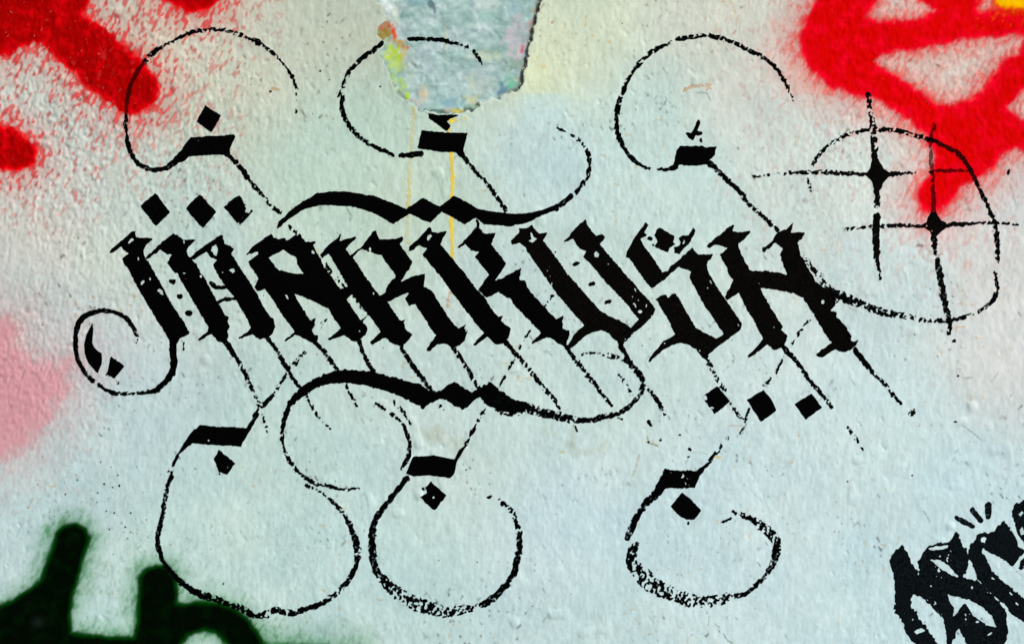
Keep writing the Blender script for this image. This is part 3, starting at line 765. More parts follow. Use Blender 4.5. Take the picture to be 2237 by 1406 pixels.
L_R = letter([
    PO(('L2', [(625, 555), (680, 480), (768, 412), (782, 385), (796, 393), (782, 440), (905, 405), (912, 420), (830, 505), (862, 552), (960, 470), (1045, 360), (1060, 362), (1085, 425), (1180, 428),
        (1265, 408), (1275, 425), (1245, 465), (1345, 612), (1310, 670), (1255, 750), (1150, 910), (1200, 990), (1250, 1060), (1300, 1035), (1270, 1068), (1290, 1130), (1345, 1155), (1285, 1240),
        (1235, 1250), (1180, 1230), (1130, 1185), (1030, 1243), (1010, 1220), (1095, 1140), (1000, 1010), (870, 845), (840, 790), (720, 580), (695, 540), (650, 580)])),
    HOLE('L2', [(885, 570), (945, 505), (1005, 530), (1100, 560), (1210, 710), (1150, 775), (1130, 830), (1090, 860), (1060, 820), (960, 685)]),
    ST(('L2', [(1045, 555, 6, .2), (1005, 620, 6, .3), (970, 685, 6, .2)])), D('L2', 1015, 508, 9, 18, hole=True), D('L2', 1040, 848, 9, 14, hole=True), D('L2', 1075, 1118, 9, 12, hole=True),
    ST(('L2', [(890, 880, 6, .5), (940, 930, 7, .45), (1000, 1000, 6, .5)])),
    PO(('L3', [(95, 915), (60, 880), (100, 790), (150, 710), (205, 752), (280, 715), (385, 690), (375, 790), (432, 820), (520, 960), (605, 1080), (640, 1112), (700, 1075), (690, 1115), (715, 1125),
        (690, 1200), (650, 1245), (615, 1255), (590, 1262), (520, 1230), (475, 1240), (410, 1295), (390, 1285), (400, 1260), (465, 1165), (440, 1140), (370, 1030), (305, 930), (255, 940),
        (228, 880), (250, 845), (160, 880)])),
    D('L3', 405, 925, 9, 7, hole=True), D('L3', 435, 925, 6, hole=True), D('L3', 700, 1130, 12, 8, -40, hole=True),
    ], 'letter R with a barbed diagonal leg')
L_K = letter([
    PO(('L3', [(255, 520), (258, 485), (330, 425), (415, 332), (430, 345), (440, 370), (480, 380), (555, 362), (500, 468), (620, 610), (785, 815), (850, 885), (900, 975), (950, 1025), (988, 1008),
        (968, 1050), (1045, 1120), (1020, 1200), (985, 1230), (930, 1245), (860, 1180), (765, 1252), (740, 1240), (830, 1150), (700, 990), (620, 880), (500, 720), (360, 548), (395, 500),
        (335, 478), (275, 522)])),
    HOLE('L3', [(398, 402), (430, 388), (437, 412), (405, 447), (392, 430)]),
    PO(('L3', [(628, 490), (690, 430), (775, 335), (770, 270), (800, 285), (802, 345), (840, 385), (930, 378), (890, 470), (1010, 615), (990, 650), (915, 750), (850, 880), (785, 815), (868, 705),
        (765, 565), (790, 530), (735, 515), (690, 470), (645, 503)])),
    PO(('L4', [(-140, 750), (-60, 715), (60, 650), (72, 655), (50, 740), (100, 745), (110, 800), (235, 940), (335, 1040), (395, 1005), (385, 1065), (390, 1115), (445, 1130), (430, 1180), (410, 1260),
        (380, 1250), (300, 1195), (260, 1185), (190, 1215), (150, 1240), (143, 1220), (215, 1150), (150, 1080), (0, 920), (-20, 890), (-50, 880), (-110, 835), (-200, 885), (-270, 815)])),
    ], 'letter K with a broken upper arm')
L_U = letter([
    PO(('L4', [(-20, 440), (50, 380), (45, 345), (100, 345), (150, 315), (168, 350), (200, 385), (272, 375), (235, 440), (290, 510), (420, 690), (560, 850), (675, 975), (735, 1015), (810, 1045),
        (905, 1105), (965, 1045), (940, 1010), (850, 900), (750, 800), (640, 670), (540, 565), (560, 520), (510, 500), (460, 430), (395, 458), (390, 440), (430, 410), (480, 345), (560, 275),
        (575, 320), (640, 405), (680, 390), (715, 410), (670, 470), (800, 620), (950, 790), (1100, 965), (1080, 1010), (990, 1110), (930, 1150), (850, 1240), (855, 1270), (890, 1310), (870, 1325),
        (830, 1280), (800, 1215), (740, 1160), (690, 1130), (620, 1145), (550, 1180), (480, 1245), (430, 1280), (412, 1255), (470, 1160), (545, 1088), (440, 970), (330, 840), (220, 680),
        (105, 520), (100, 495), (55, 462), (-5, 478)]), dry=0.035),
    HOLE('L4', [(130, 358), (150, 385), (168, 415), (190, 425), (150, 460), (120, 445), (142, 430)]), HOLE('L4', [(615, 545), (640, 520), (668, 545), (655, 570), (630, 572)]), D('L4', 630, 615, 8, hole=True),
    D('L4', 978, 985, 17, 14, hole=True), D('L4', 775, 835, 9, 14, hole=True), D('L4', 1025, 945, 5, 18, 20, hole=True), D('L4', 420, 700, 9, hole=True),
    ], 'letter U with grainy stems and a barbed foot', INK_WORN)
for (x_, y_, a_, b_) in ((487, 620, 34, 17), (605, 773, 29, 19), (730, 910, 31, 18)):
    bit('dot', [D('L4', x_, y_, a_, b_, -18)], L_U, INK_WORN)
L_S = letter([
    PO(('L5', [(55, 430), (65, 385), (140, 260), (210, 155), (232, 180), (205, 235), (222, 262), (175, 290), (205, 340), (260, 420), (340, 540), (385, 532), (400, 500), (460, 450), (570, 350), (590, 380),
        (620, 405), (732, 403), (735, 415), (690, 465), (682, 515), (740, 620), (840, 770), (950, 930), (945, 985), (870, 1040), (780, 1110), (705, 1165), (690, 1190), (690, 1230), (670, 1215),
        (630, 1180), (600, 1135), (540, 1100), (470, 1085), (410, 1105), (350, 1140), (250, 1230), (228, 1235), (240, 1195), (350, 1070), (440, 1020), (370, 880), (292, 752), (325, 722),
        (370, 712), (385, 738), (415, 702), (440, 700), (475, 750), (530, 850), (600, 965), (660, 1000), (755, 1050), (810, 1015), (760, 945), (640, 760), (543, 580), (562, 540), (520, 525),
        (470, 502), (400, 555), (370, 590), (265, 668), (240, 655), (85, 440)]), dry=0.03),
    PO(('L5', [(465, 285), (490, 260), (540, 260), (575, 195), (597, 225), (560, 310), (470, 405), (430, 395), (430, 350), (470, 340), (480, 310)]), dry=0.04),
    D('L5', 190, 375, 8, 14, hole=True), D('L5', 150, 330, 4, 20, 30, hole=True),
    ], 'letter S broken into an upper stub and a hooked lower half', INK_WORN)
bit('diamond_dot', [PO(('L5', [(310, 195), (350, 215), (435, 265), (425, 310), (440, 330), (395, 360), (385, 395), (330, 375), (280, 345), (300, 310), (275, 260)]), dry=0.05),
     D('L5', 245, 286, 20, 17), D('L5', 268, 332, 10)], L_S, INK_WORN)
L_H = letter([
    PO(('L5', [(678, 345), (700, 318), (880, 172), (893, 185), (878, 225), (935, 237), (1015, 218), (1020, 235), (970, 300), (925, 325), (940, 390), (1015, 525), (1095, 670), (1190, 840), (1270, 960),
        (1255, 985), (1305, 1030), (1280, 1110), (1240, 1130), (1195, 1145), (1150, 1100), (1060, 1165), (1000, 1203), (995, 1185), (1050, 1120), (1115, 1055), (1080, 985), (970, 800), (925, 700),
        (835, 760), (815, 735), (890, 600), (850, 565), (830, 500), (780, 410), (835, 360), (790, 345), (745, 335), (700, 365)]), dry=0.01, rough=1.5),
    PO(('L6', [(60, 560), (140, 528), (200, 530), (340, 540), (415, 560), (360, 400), (390, 368), (335, 320), (250, 387), (230, 380), (228, 355), (300, 300), (340, 250), (440, 185), (472, 152), (455, 235),
        (555, 233), (565, 245), (500, 320), (520, 400), (590, 530), (650, 620), (700, 665), (750, 655), (800, 745), (790, 800), (760, 835), (800, 850), (800, 880), (860, 940), (920, 1030),
        (912, 1075), (965, 1062), (955, 1100), (920, 1140), (860, 1158), (790, 1135), (690, 1195), (642, 1187), (640, 1170), (720, 1110), (755, 1080), (700, 1000), (620, 860), (545, 745),
        (480, 710), (330, 680), (215, 665), (80, 680)]), dry=0.015, rough=2.0),
    D('L6', 697, 772, 14, 18, hole=True), ST(('L6', [(560, 430, 9, .5), (630, 530, 9, .5), (700, 620, 10, .45), (770, 690, 12, .45), (800, 760, 12, .5)])),
    ], 'letter H with a rough right stem flowing into a swash', INK_WORN)

# hairline tails below the letters
def tail(par, *strokes, mat=INK):
    for s in strokes:
        bit('hairline', [ST(*s)], par, mat)
tail(L_M, (('M1', [(1735, 370, 11, .02), (1800, 470, 10, .05), (1870, 600, 9, .15), (1940, 740, 8, .2), (1965, 800, 7, .3), (1985, 850, 8, .4), (2020, 940, 6, .55), (2050, 1060, 5, .6)]),))
tail(L_M, (('L1', [(1285, 1195, 10, .0)]), ('M2', [(180, 0, 9, .05), (240, 100, 9, .08), (290, 190, 8, .1), (340, 260, 8, .15), (380, 315, 7, .1)])),
          (('M2', [(420, 380, 6, .3), (470, 460, 5, .4), (520, 540, 4, .6), (600, 620, 4, .65)]),))
tail(L_A, (('L2', [(590, 1222, 10, .0)]), ('M2', [(530, 0, 9, .03), (600, 90, 9, .08), (660, 170, 8, .1)])), (('M2', [(725, 285, 6, .3), (770, 380, 6, .35), (810, 455, 5, .5)]),))
tail(L_A, (('L2', [(925, 1212, 9, .0)]), ('M2', [(840, 0, 8, .03), (890, 110, 9, .05), (935, 175, 9, .0)])), (('M2', [(1060, 365, 7, .35), (1110, 430, 7, .4), (1160, 490, 6, .45), (1225, 595, 4, .6)]),))
tail(L_R, (('L2', [(1255, 1248, 10, .0)]), ('M2', [(1150, 0, 9, .05), (1240, 140, 9, .12), (1330, 260, 9, .15), (1405, 350, 10, .05)])))
tail(L_R, (('L3', [(600, 1255, 10, .02)]), ('M2', [(1560, 20, 9, .12), (1640, 130, 9, .2), (1700, 240, 8, .35), (1745, 310, 8, .3)])), (('M2', [(1440, 430, 7, .5), (1480, 480, 5, .6)]),))
tail(L_K, (('L3', [(1000, 1212, 11, .0)]), ('M3', [(20, 170, 11, .02), (90, 250, 10, .05), (140, 305, 10, .15), (240, 430, 9, .3), (320, 530, 9, .25), (400, 620, 7, .35), (440, 700, 6, .3)])),
          (('M3', [(545, 805, 6, .4), (580, 885, 5, .45)]),))
tail(L_K, (('M3', [(490, 205, 11, .02), (560, 310, 10, .15), (680, 460, 9, .25), (760, 570, 8, .35), (830, 650, 7, .35)]),))
tail(L_U, (('M3', [(905, 200, 12, .02), (960, 310, 10, .12), (1040, 410, 12, .1), (1075, 470, 11, .15)]),), (('M3', [(1095, 510, 7, .4), (1150, 570, 7, .4), (1210, 660, 8, .35), (1260, 745, 7, .35)]),),
          (('M3', [(885, 415, 6, .4), (960, 510, 7, .4), (985, 570, 4, .6)]),), (('M3', [(1110, 770, 7, .4), (1130, 800, 6, .4)]),))
tail(L_S, (('M3', [(1555, 280, 11, .05), (1600, 370, 8, .3), (1650, 470, 7, .4), (1700, 530, 7, .35)]),), (('M3', [(1745, 635, 6, .4), (1800, 720, 7, .45), (1850, 770, 6, .4)]),))
tail(L_H, (('M4', [(250, 405, 10, .0), (330, 490, 10, .05), (400, 570, 9, .12), (440, 640, 9, .15), (540, 760, 8, .3), (635, 875, 6, .4)]),),
          (('M4', [(730, 1000, 6, .45), (800, 1090, 6, .45), (880, 1220, 4, .55)]),))
tail(L_H, (('M4', [(808, 428, 10, .0), (900, 550, 10, .05), (960, 625, 9, .15), (1050, 710, 8, .3), (1100, 780, 7, .3), (1165, 850, 6, .35)]),))

# ------------------------------------------------------------------ swashes
def thing(name, label, cat, group, parts, mat=INK, off=0.3, anchor=None):
    """parts: (part name, shapes); one thing with each stroke group as a part"""
    allp = np.concatenate([s['p'][:, :2] for _, sh in parts for s in sh])
    o, og = root(name, (allp[:, 0].min() + allp[:, 0].max()) / 2, allp[:, 1].max(), label, cat, group)
    single = []
    for nm, sh in parts:
        lines = [q for q in sh if q['t'] == 's']
        if nm in ('curl', 'loop', 'line', 'ray') and len(lines) > 1:
            rest = [q for q in sh if q['t'] != 's']
            single += [(nm, [q] + (rest if i == 0 else [])) for i, q in enumerate(lines)]
        else:
            single.append((nm, sh))
    for nm, sh in single:
        film(nm, sh, mat, off + 0.012 * len(o.children), o, og, al_mat=INK_THIN)
    return o

thing('swash', 'long black wavy swash above the letters ending in a curl at right', 'swash', 'wavy swashes framing the word', [
    ('band', [PO(('L2', [(300, 345), (310, 300), (400, 210), (500, 140), (610, 75), (720, 62), (850, 62), (960, 85), (1050, 95), (1200, 155), (1290, 195)]),
        ('L3', [(240, 193), (365, 108), (495, 182), (600, 95), (625, 100), (790, 195), (900, 215), (1090, 235), (1200, 225), (1300, 195), (1400, 160), (1405, 205), (1300, 240), (1220, 280),
                (1180, 300), (1030, 335), (930, 325), (830, 320), (770, 270), (720, 300), (690, 320), (510, 222), (425, 310), (265, 238), (200, 275), (140, 318)]),
        ('L2', [(1195, 318), (1130, 280), (1060, 240), (940, 195), (860, 180), (720, 170), (650, 170), (570, 185), (480, 220), (380, 290), (310, 352)]))]),
    ('curl', [ST(('Q', [(620, 893, 13, .05), (680, 855, 12, .08), (745, 800, 10, .05)])),
              ST(('Q', [(785, 775, 8, .05), (850, 680, 9, .22), (882, 590, 9, .2), (878, 500, 8, .22), (850, 430, 8, .22), (800, 370, 7, .3), (740, 330, 6, .3)])), ST(('Q', [(700, 312, 4, .3), (675, 300, 7, .1), (630, 280, 3, .5)]))]),
    ])
thing('swash', 'long black wavy swash below the letters with a round loop at each end', 'swash', 'wavy swashes framing the word', [
    ('band', [PO(('M2', [(265, 465), (270, 420), (330, 340), (400, 280), (470, 240), (560, 195), (640, 170), (760, 160), (870, 170), (930, 175), (1070, 215), (1200, 250), (1300, 280), (1400, 345), (1480, 300),
        (1555, 255), (1690, 340), (1740, 300), (1835, 255), (1910, 320), (1990, 380), (2110, 425), (2110, 485), (1990, 500), (1880, 470), (1800, 440), (1750, 375), (1620, 475), (1450, 385), (1310, 465),
        (1200, 400), (1100, 360), (940, 310), (860, 285), (720, 270), (620, 275), (510, 300), (430, 350), (350, 410), (290, 470)]), dry=0.02, rough=2.6),
        ST(('M2', [(1880, 470, 12, .5), (1970, 500, 12, .5), (2080, 490, 12, .5)]))]),
    ('loop', [ST(('M3', [(-25, 606, 27, .1), (60, 640, 25, .14), (200, 674, 21, .14), (350, 718, 18, .12), (500, 750, 16, .16), (640, 765, 12, .18), (760, 740, 12, .12), (860, 715, 10, .1), (940, 680, 9, .1), (1000, 630, 9, .12),
                (1050, 560, 10, .1), (1070, 490, 11, .08), (1050, 420, 11, .12), (1000, 365, 9, .25), (950, 310, 9, .35), (900, 290, 8, .4), (830, 275, 8, .5), (740, 250, 6, .5), (650, 252, 4, .55), (580, 265, 4, .5)])),
              ST(('M3', [(880, 745, 4, .2), (905, 755, 5, .2)]))]),
    ('loop', [ST(('M2', [(280, 455, 11, .05), (255, 530, 10, .18), (235, 620, 8, .15), (235, 700, 8, .15), (250, 780, 8, .12), (300, 880, 8, .2), (380, 970, 8, .15), (480, 1035, 8, .2), (580, 1055, 7, .25), (700, 1085, 6, .25), (820, 1075, 5, .4)]))]),
    ('loop', [ST(('M2', [(955, 422, 6, .2), (1050, 490, 6, .35), (1150, 570, 7, .25), (1190, 650, 9, .2), (1215, 740, 10, .15), (1200, 830, 9, .25), (1150, 930, 6, .3)]))]),
    ])
thing('swash', 'thin black loop sweeping from the H up round the two stars', 'swash', None, [
    ('line', [ST(('R1', [(660, 1072, 24, .15), (760, 1098, 21, .25), (870, 1145, 17, .3), (1000, 1190, 15, .32), (1100, 1215, 14, .34), (1250, 1245, 10, .35), (1350, 1265, 7, .35), (1480, 1265, 7, .35), (1590, 1250, 7, .3), (1700, 1220, 8, .4),
                (1800, 1170, 8, .15), (1870, 1105, 8, .12), (1897, 1030, 9, .1), (1890, 900, 8, .2), (1912, 840, 3, .5), (1905, 770, 8, .2), (1905, 680, 11, .05), (1892, 560, 10, .08), (1862, 455, 9, .08), (1800, 315, 9, .08), (1745, 205, 9, .08)]))]),
    ('line', [ST(('R1', [(1745, 205, 9, .0), (1690, 90, 9, .0), (1610, -15, 9, 0)]), ('T4', [(1560, 1150, 9, .0), (1430, 1085, 9, .0)]), alpha=0.8)]),
    ('line', [ST(('T4', [(1430, 1085, 9, .15), (1300, 1045, 9, .2), (1130, 1002, 9, .28), (980, 995, 9, .28), (870, 1005, 9, .3), (760, 1035, 8, .3), (650, 1085, 8, .25), (560, 1160, 9, .35), (500, 1240, 6, .35), (470, 1310, 4, .5), (450, 1380, 4, .5)]),
                 ('R1', [(460, 225, 5, .5), (485, 345, 4, .65)]))]),
    ])
thing('tail_flourish', 'black curl from the foot of the M holding a crescent', 'flourish', None, [
    ('curl', [ST(('M1', [(1333, 340, 15, .0), (1330, 450, 15, .0), (1337, 540, 14, .0), (1322, 610, 15, .02), (1270, 680, 13, .06), (1200, 745, 11, .05), (1100, 765, 8, .1), (1040, 768, 5, .4), (960, 770, 9, .1), (870, 765, 9, .15), (800, 735, 9, .12), (765, 705, 9, .2)])),
              ST(('M1', [(720, 680, 8, .1), (640, 590, 10, .04), (592, 480, 10, .02), (580, 360, 10, .02), (597, 250, 12, .02), (650, 180, 12, .02), (730, 145, 10, .0), (810, 135, 10, .0), (890, 150, 9, .0), (960, 185, 9, .0), (1010, 240, 9, .0), (1045, 300, 8, .05), (1052, 375, 5, .5)]), rough=1.0)]),
    ('crescent', [PO(('M1', [(715, 215), (720, 280), (712, 380), (730, 420), (785, 460), (785, 540), (755, 615), (735, 605), (680, 540), (650, 470), (645, 390), (660, 320), (690, 265)]), rough=0.7)]),
    ('diamond_dot', [PO(('M1', [(850, 480), (910, 520), (965, 560), (920, 610), (880, 660), (815, 620), (835, 560)]), dry=0.06), D('M1', 905, 690, 16, dry=.2), D('M1', 835, 620, 30, 24, dry=.45)]),
    ])

# ------------------------------------------------------------------ bar-and-curl flourishes above and below
G_UP = 'bar and curl flourishes above the word'; G_DN = 'bar and curl flourishes below the word'
thing('flourish', 'curl, bar and diamond drawn over the red stroke at upper left', 'flourish', G_UP, [
    ('curl', [ST(('T2', [(340, 860, 4, .55), (345, 780, 5, .5), (350, 710, 8, .3), (330, 650, 6, .35), (305, 580, 8, .1), (250, 500, 7, .15), (170, 415, 7, .18), (80, 345, 7, .18), (15, 300, 8, .1)]),
                 ('T1', [(2000, 345, 7, .15), (1900, 290, 8, .18), (1750, 238, 8, .15), (1590, 232, 8, .18), (1440, 262, 8, .22), (1330, 320, 7, .25), (1240, 365, 9, .2), (1180, 410, 10, .15), (1115, 475, 10, .15)])),
              ST(('T1', [(970, 885, 8, .1), (970, 960, 9, .1), (975, 1030, 8, .1), (990, 1120, 9, .05), (1020, 1200, 10, .04), (1080, 1270, 9, .04), (1190, 1305, 9, .03), (1290, 1285, 10, .02), (1360, 1230, 14, .0), (1420, 1170, 20, .0)]))]),
    ('curl', [ST(('T1', [(1110, 480, 10, 0), (1050, 570, 9, .0), (1000, 680, 9, 0), (975, 800, 8, 0), (970, 890, 8, 0)]), alpha=0.62)]),
    ('bar', [PO(('T1', [(1400, 1130), (1470, 1050), (1550, 1045), (1680, 1040), (1795, 1030), (1812, 1050), (1770, 1140), (1775, 1190), (1730, 1190), (1600, 1195), (1450, 1205), (1420, 1240), (1350, 1262), (1340, 1245), (1390, 1180)])),
             D('T1', 1525, 1080, 9, hole=True), D('T1', 1550, 1052, 14, 6, hole=True)]),
    ('diamond_dot', [PO(('T1', [(1575, 805), (1700, 888), (1625, 1020), (1507, 935)]), rough=0.9)]),
    ('line', [ST(('T1', [(1745, 1185, 11, .0), (1810, 1240, 10, .12), (1880, 1330, 9, .18)]), ('L1', [(1160, 0, 8, .2), (1250, 100, 7, .25), (1310, 180, 7, .3), (1380, 230, 8, .25)])),
              ST(('L2', [(390, 330, 7, .35), (440, 380, 7, .4), (490, 420, 4, .5)]))]),
    ])
thing('flourish', 'curl, bar and clipped diamond under the peeled patch', 'flourish', G_UP, [
    ('curl', [ST(('T2', [(1000, 335, 9, .02), (950, 375, 10, .05), (890, 420, 9, .15), (820, 480, 10, .25), (760, 540, 10, .28), (715, 630, 9, .25), (695, 740, 9, .22), (688, 810, 9, .1), (710, 890, 9, .12), (760, 980, 9, .1), (850, 1070, 9, .1), (950, 1130, 9, .14), (1090, 1190, 8, .1)])),
              ST(('T2', [(1140, 1195, 9, .0), (1220, 1190, 10, .02), (1300, 1180, 10, .0)])),
              ST(('T2', [(690, 690, 5, .5), (668, 740, 5, .3)])),
              ST(('P', [(495, 455, 8, .1), (600, 450, 9, .1), (700, 452, 9, .12), (800, 457, 8, .12), (900, 465, 9, .12), (1000, 490, 9, .1), (1080, 510, 8, .1), (1165, 548, 8, .1)])),
              ST(('P', [(1235, 585, 8, .05), (1290, 660, 7, .1), (1330, 728, 6, .1)]))]),
    ('bar', [PO(('T2', [(1305, 998), (1480, 1015), (1660, 1018), (1640, 1100), (1625, 1165), (1560, 1170), (1440, 1168), (1270, 1140)]), rough=0.9)]),
    ('diamond_dot', [PO(('T2', [(1355, 868), (1430, 880), (1560, 880), (1610, 885), (1520, 915), (1505, 935), (1532, 965), (1500, 1012), (1460, 985), (1358, 910)]), rough=0.9)]),
    ('line', [ST(('T2', [(1585, 1155, 11, .0), (1640, 1220, 10, .03), (1720, 1320, 9, .15), (1800, 1400, 8, .2)]), ('L3', [(920, 90, 8, .3), (960, 145, 8, .2), (1000, 205, 8, .12)]))]),
    ])
thing('flourish', 'curl and bar left of the bright red with a bird shaped mark', 'flourish', G_UP, [
    ('curl', [ST(('T4', [(335, 765, 4, .5), (312, 705, 7, .15), (270, 620, 8, .12), (220, 540, 9, .08), (130, 460, 9, .1), (0, 380, 8, .12)]), ('T3', [(1930, 410, 8, .15), (1750, 320, 8, .18), (1570, 275, 9, .12), (1460, 285, 8, .18), (1350, 295, 9, .12)])),
              ST(('T3', [(1330, 300, 5, .2), (1280, 330, 4, .4), (1200, 365, 8, .25), (1110, 420, 10, .2), (1040, 490, 10, .22), (970, 590, 9, .25), (930, 680, 9, .22), (890, 780, 11, .18), (872, 880, 12, .1), (870, 980, 11, .08), (900, 1090, 10, .05), (970, 1200, 9, .03), (1050, 1265, 8, .02), (1118, 1297, 6, .05)])),
              ST(('T3', [(1180, 1300, 6, .0), (1270, 1300, 8, .05), (1320, 1275, 14, .0)]))]),
    ('bar', [PO(('T3', [(1350, 1120), (1530, 1118), (1560, 1135), (1580, 1125), (1635, 1125), (1625, 1190), (1560, 1260), (1480, 1278), (1340, 1270), (1290, 1300), (1300, 1260), (1320, 1200), (1335, 1140)]), dry=0.02)]),
    ('diamond_dot', [PO(('T3', [(1495, 915), (1515, 930), (1495, 1000), (1532, 1015), (1525, 1040), (1480, 1045), (1455, 1080), (1420, 1060), (1392, 1025), (1405, 1012), (1440, 1020), (1465, 970)])), D('T3', 1518, 1078, 14, 20)]),
    ('line', [ST(('Q', [(1800, 548, 13, .0), (1880, 620, 10, .12), (1980, 720, 9, .16), (2060, 790, 9, .15)]), ('L5', [(985, 0, 9, .2), (1060, 70, 8, .22), (1150, 150, 8, .2), (1225, 220, 7, .3)]))]),
    ])
thing('flourish', 'wide open curl hanging from a bar over the dark green uprights', 'flourish', G_DN, [
    ('bar', [PO(('M1', [(1530, 1010), (1650, 1020), (1890, 1032), (1942, 960), (1968, 965), (1930, 1050), (1895, 1100), (1850, 1180), (1720, 1170), (1600, 1165), (1480, 1155), (1430, 1190), (1380, 1240), (1340, 1330), (1312, 1345), (1330, 1280), (1390, 1180), (1460, 1080)])), D('M1', 1600, 1130, 8, hole=True)]),
    ('curl', [ST(('B1', [(1290, 75, 6, .3), (1305, 60, 6, .3), (1318, 95, 5, .4)])), ST(('B1', [(1318, 115, 9, .05), (1290, 190, 9, .08), (1265, 320, 9, .12), (1245, 430, 11, .12), (1220, 530, 10, .1), (1212, 620, 10, .15), (1225, 690, 11, .06), (1262, 790, 8, .05), (1320, 850, 10, .05), (1400, 940, 12, .05), (1490, 1000, 13, .15),
              (1560, 1030, 15, .25), (1650, 1055, 14, .3), (1760, 1100, 11, .35), (1870, 1140, 15, .25), (1960, 1190, 11, .2), (2050, 1172, 15, .28)]),
              ('B2', [(0, 1145, 13, .2), (120, 1165, 14, .18), (260, 1130, 12, .1), (390, 1075, 12, .15), (500, 990, 12, .18), (590, 880, 12, .15), (632, 770, 12, .1), (632, 650, 14, .15), (590, 530, 11, .15), (540, 420, 9, .2), (450, 320, 7, .3), (370, 250, 6, .4), (300, 215, 5, .5), (240, 185, 6, .4)]))]),
    ('diamond_dot', [PO(('M1', [(1680, 1200), (1812, 1305), (1745, 1395), (1680, 1372), (1655, 1310), (1640, 1270)]), dry=0.04), D('M1', 1690, 1388, 11)]),
    ('line', [ST(('M1', [(1950, 960, 10, .05), (1990, 900, 8, .3), (2050, 830, 8, .3)]), ('M2', [(175, 348, 8, .35), (240, 240, 8, .4), (310, 130, 7, .4), (410, 30, 6, .45)])), ST(('L2', [(515, 1290, 5, .5), (440, 1390, 6, .4)])),
              ST(('L2', [(620, 1135, 4, .4), (655, 1065, 6, .45), (710, 1015, 3, .5)]))]),
    ])
thing('flourish', 'thick lower curl hanging from a bar with a pierced diamond', 'flourish', G_DN, [
    ('bar', [PO(('M2', [(1240, 830), (1400, 822), (1555, 850), (1590, 780), (1640, 740), (1652, 750), (1600, 830), (1575, 880), (1560, 960), (1525, 998), (1370, 980), (1240, 985), (1180, 965), (1215, 880)]), rough=0.9)]),
    ('curl', [ST(('M2', [(1190, 1000, 12, .0), (1110, 1100, 11, .0), (1030, 1200, 11, .02), (960, 1300, 13, .02)]), ('B2', [(800, 400, 12, .04), (760, 500, 14, .06), (747, 600, 16, .08), (750, 700, 16, .06), (762, 790, 15, .08), (800, 870, 17, .12), (870, 950, 22, .25), (960, 1025, 27, .38),
              (1080, 1090, 29, .42), (1200, 1130, 26, .4), (1330, 1155, 22, .36), (1450, 1140, 17, .38), (1560, 1112, 8, .3), (1650, 1075, 14, .15), (1760, 970, 14, .06), (1840, 850, 14, .03), (1872, 720, 14, .06), (1880, 600, 13, .16), (1870, 500, 11, .22), (1830, 400, 10, .35),
              (1760, 330, 9, .3), (1700, 295, 5, .5), (1640, 275, 8, .15)]))]),
    ('diamond_dot', [PO(('M2', [(1375, 1020), (1500, 1130), (1405, 1250), (1340, 1195), (1285, 1140), (1345, 1110), (1335, 1065)])), D('M2', 1395, 1145, 11, hole=True), ST(('M2', [(1310, 1078, 4, .3), (1350, 1080, 5, .2)]))]),
    ('line', [ST(('M2', [(1645, 735, 7, .2), (1700, 630, 6, .3), (1740, 550, 5, .3), (1795, 465, 5, .3)])), ST(('M2', [(1900, 290, 4, .45), (1950, 200, 4, .5), (2020, 90, 4, .5)])), ST(('M3', [(0, 450, 4, .4), (120, 220, 4, .45), (200, 75, 4, .4)])),
              ST(('L4', [(245, 935, 4, .35), (335, 825, 4, .4)]))]),
    ])
thing('flourish', 'grainy broken oval curl hanging from a bar at lower right centre', 'flourish', G_DN, [
    ('bar', [PO(('B3', [(885, 55), (930, 65), (1060, 70), (1130, 72), (1180, 40), (1225, 0), (1250, 5), (1200, 60), (1160, 110), (1130, 180), (1120, 210), (1000, 215), (900, 210), (860, 260), (800, 285), (790, 250), (820, 180), (860, 110)]), dry=0.02, rough=1.6), D('B3', 935, 90, 8, hole=True), D('B3', 880, 195, 16, 6, -20, hole=True)]),
    ('curl', [ST(('B3', [(810, 260, 18, .05), (740, 330, 14, .04), (690, 400, 15, .06), (640, 490, 16, .06), (605, 595, 11, .08)])),
              ST(('B3', [(672, 640, 12, .2), (640, 690, 20, .22), (632, 780, 24, .3), (690, 850, 30, .42), (760, 920, 33, .46), (850, 985, 31, .46), (960, 1025, 25, .45), (1060, 1060, 28, .5), (1150, 1085, 24, .62), (1290, 1070, 22, .6), (1390, 1040, 14, .45), (1440, 1035, 10, .12), (1530, 1005, 10, .05),
              (1620, 920, 9, .03), (1700, 820, 12, .08), (1740, 720, 15, .25), (1745, 640, 19, .34), (1710, 570, 20, .4), (1640, 510, 18, .42), (1560, 450, 13, .38), (1480, 415, 9, .4), (1410, 390, 5, .4)])),
              ST(('B3', [(1320, 475, 4, .2), (1390, 440, 4, .3)]))]),
    ('diamond_dot', [PO(('B3', [(1015, 238), (1080, 285), (1170, 380), (1115, 455), (1050, 450), (1000, 425), (930, 350)]), rough=1.0), D('B3', 1068, 480, 11, 16)]),
    ('line', [ST(('M3', [(1590, 1070, 8, .1), (1660, 980, 6, .4), (1720, 900, 6, .45)])), ST(('M3', [(1790, 885, 2.5, .2), (1850, 810, 3, .2), (1860, 745, 5, .2), (1885, 680, 4, .1)])), ST(('M3', [(2000, 495, 3, .4), (2045, 450, 5, .2)])), ST(('M4', [(135, 705, 4, .3), (165, 650, 5, .2)])),
              ST(('M4', [(205, 605, 6, .2), (235, 545, 4, .2), (258, 490, 3, .3)])), ST(('M4', [(310, 410, 5, .4), (360, 340, 5, .35), (420, 250, 3, .4), (460, 205, 5, .2)]))]),
    ])

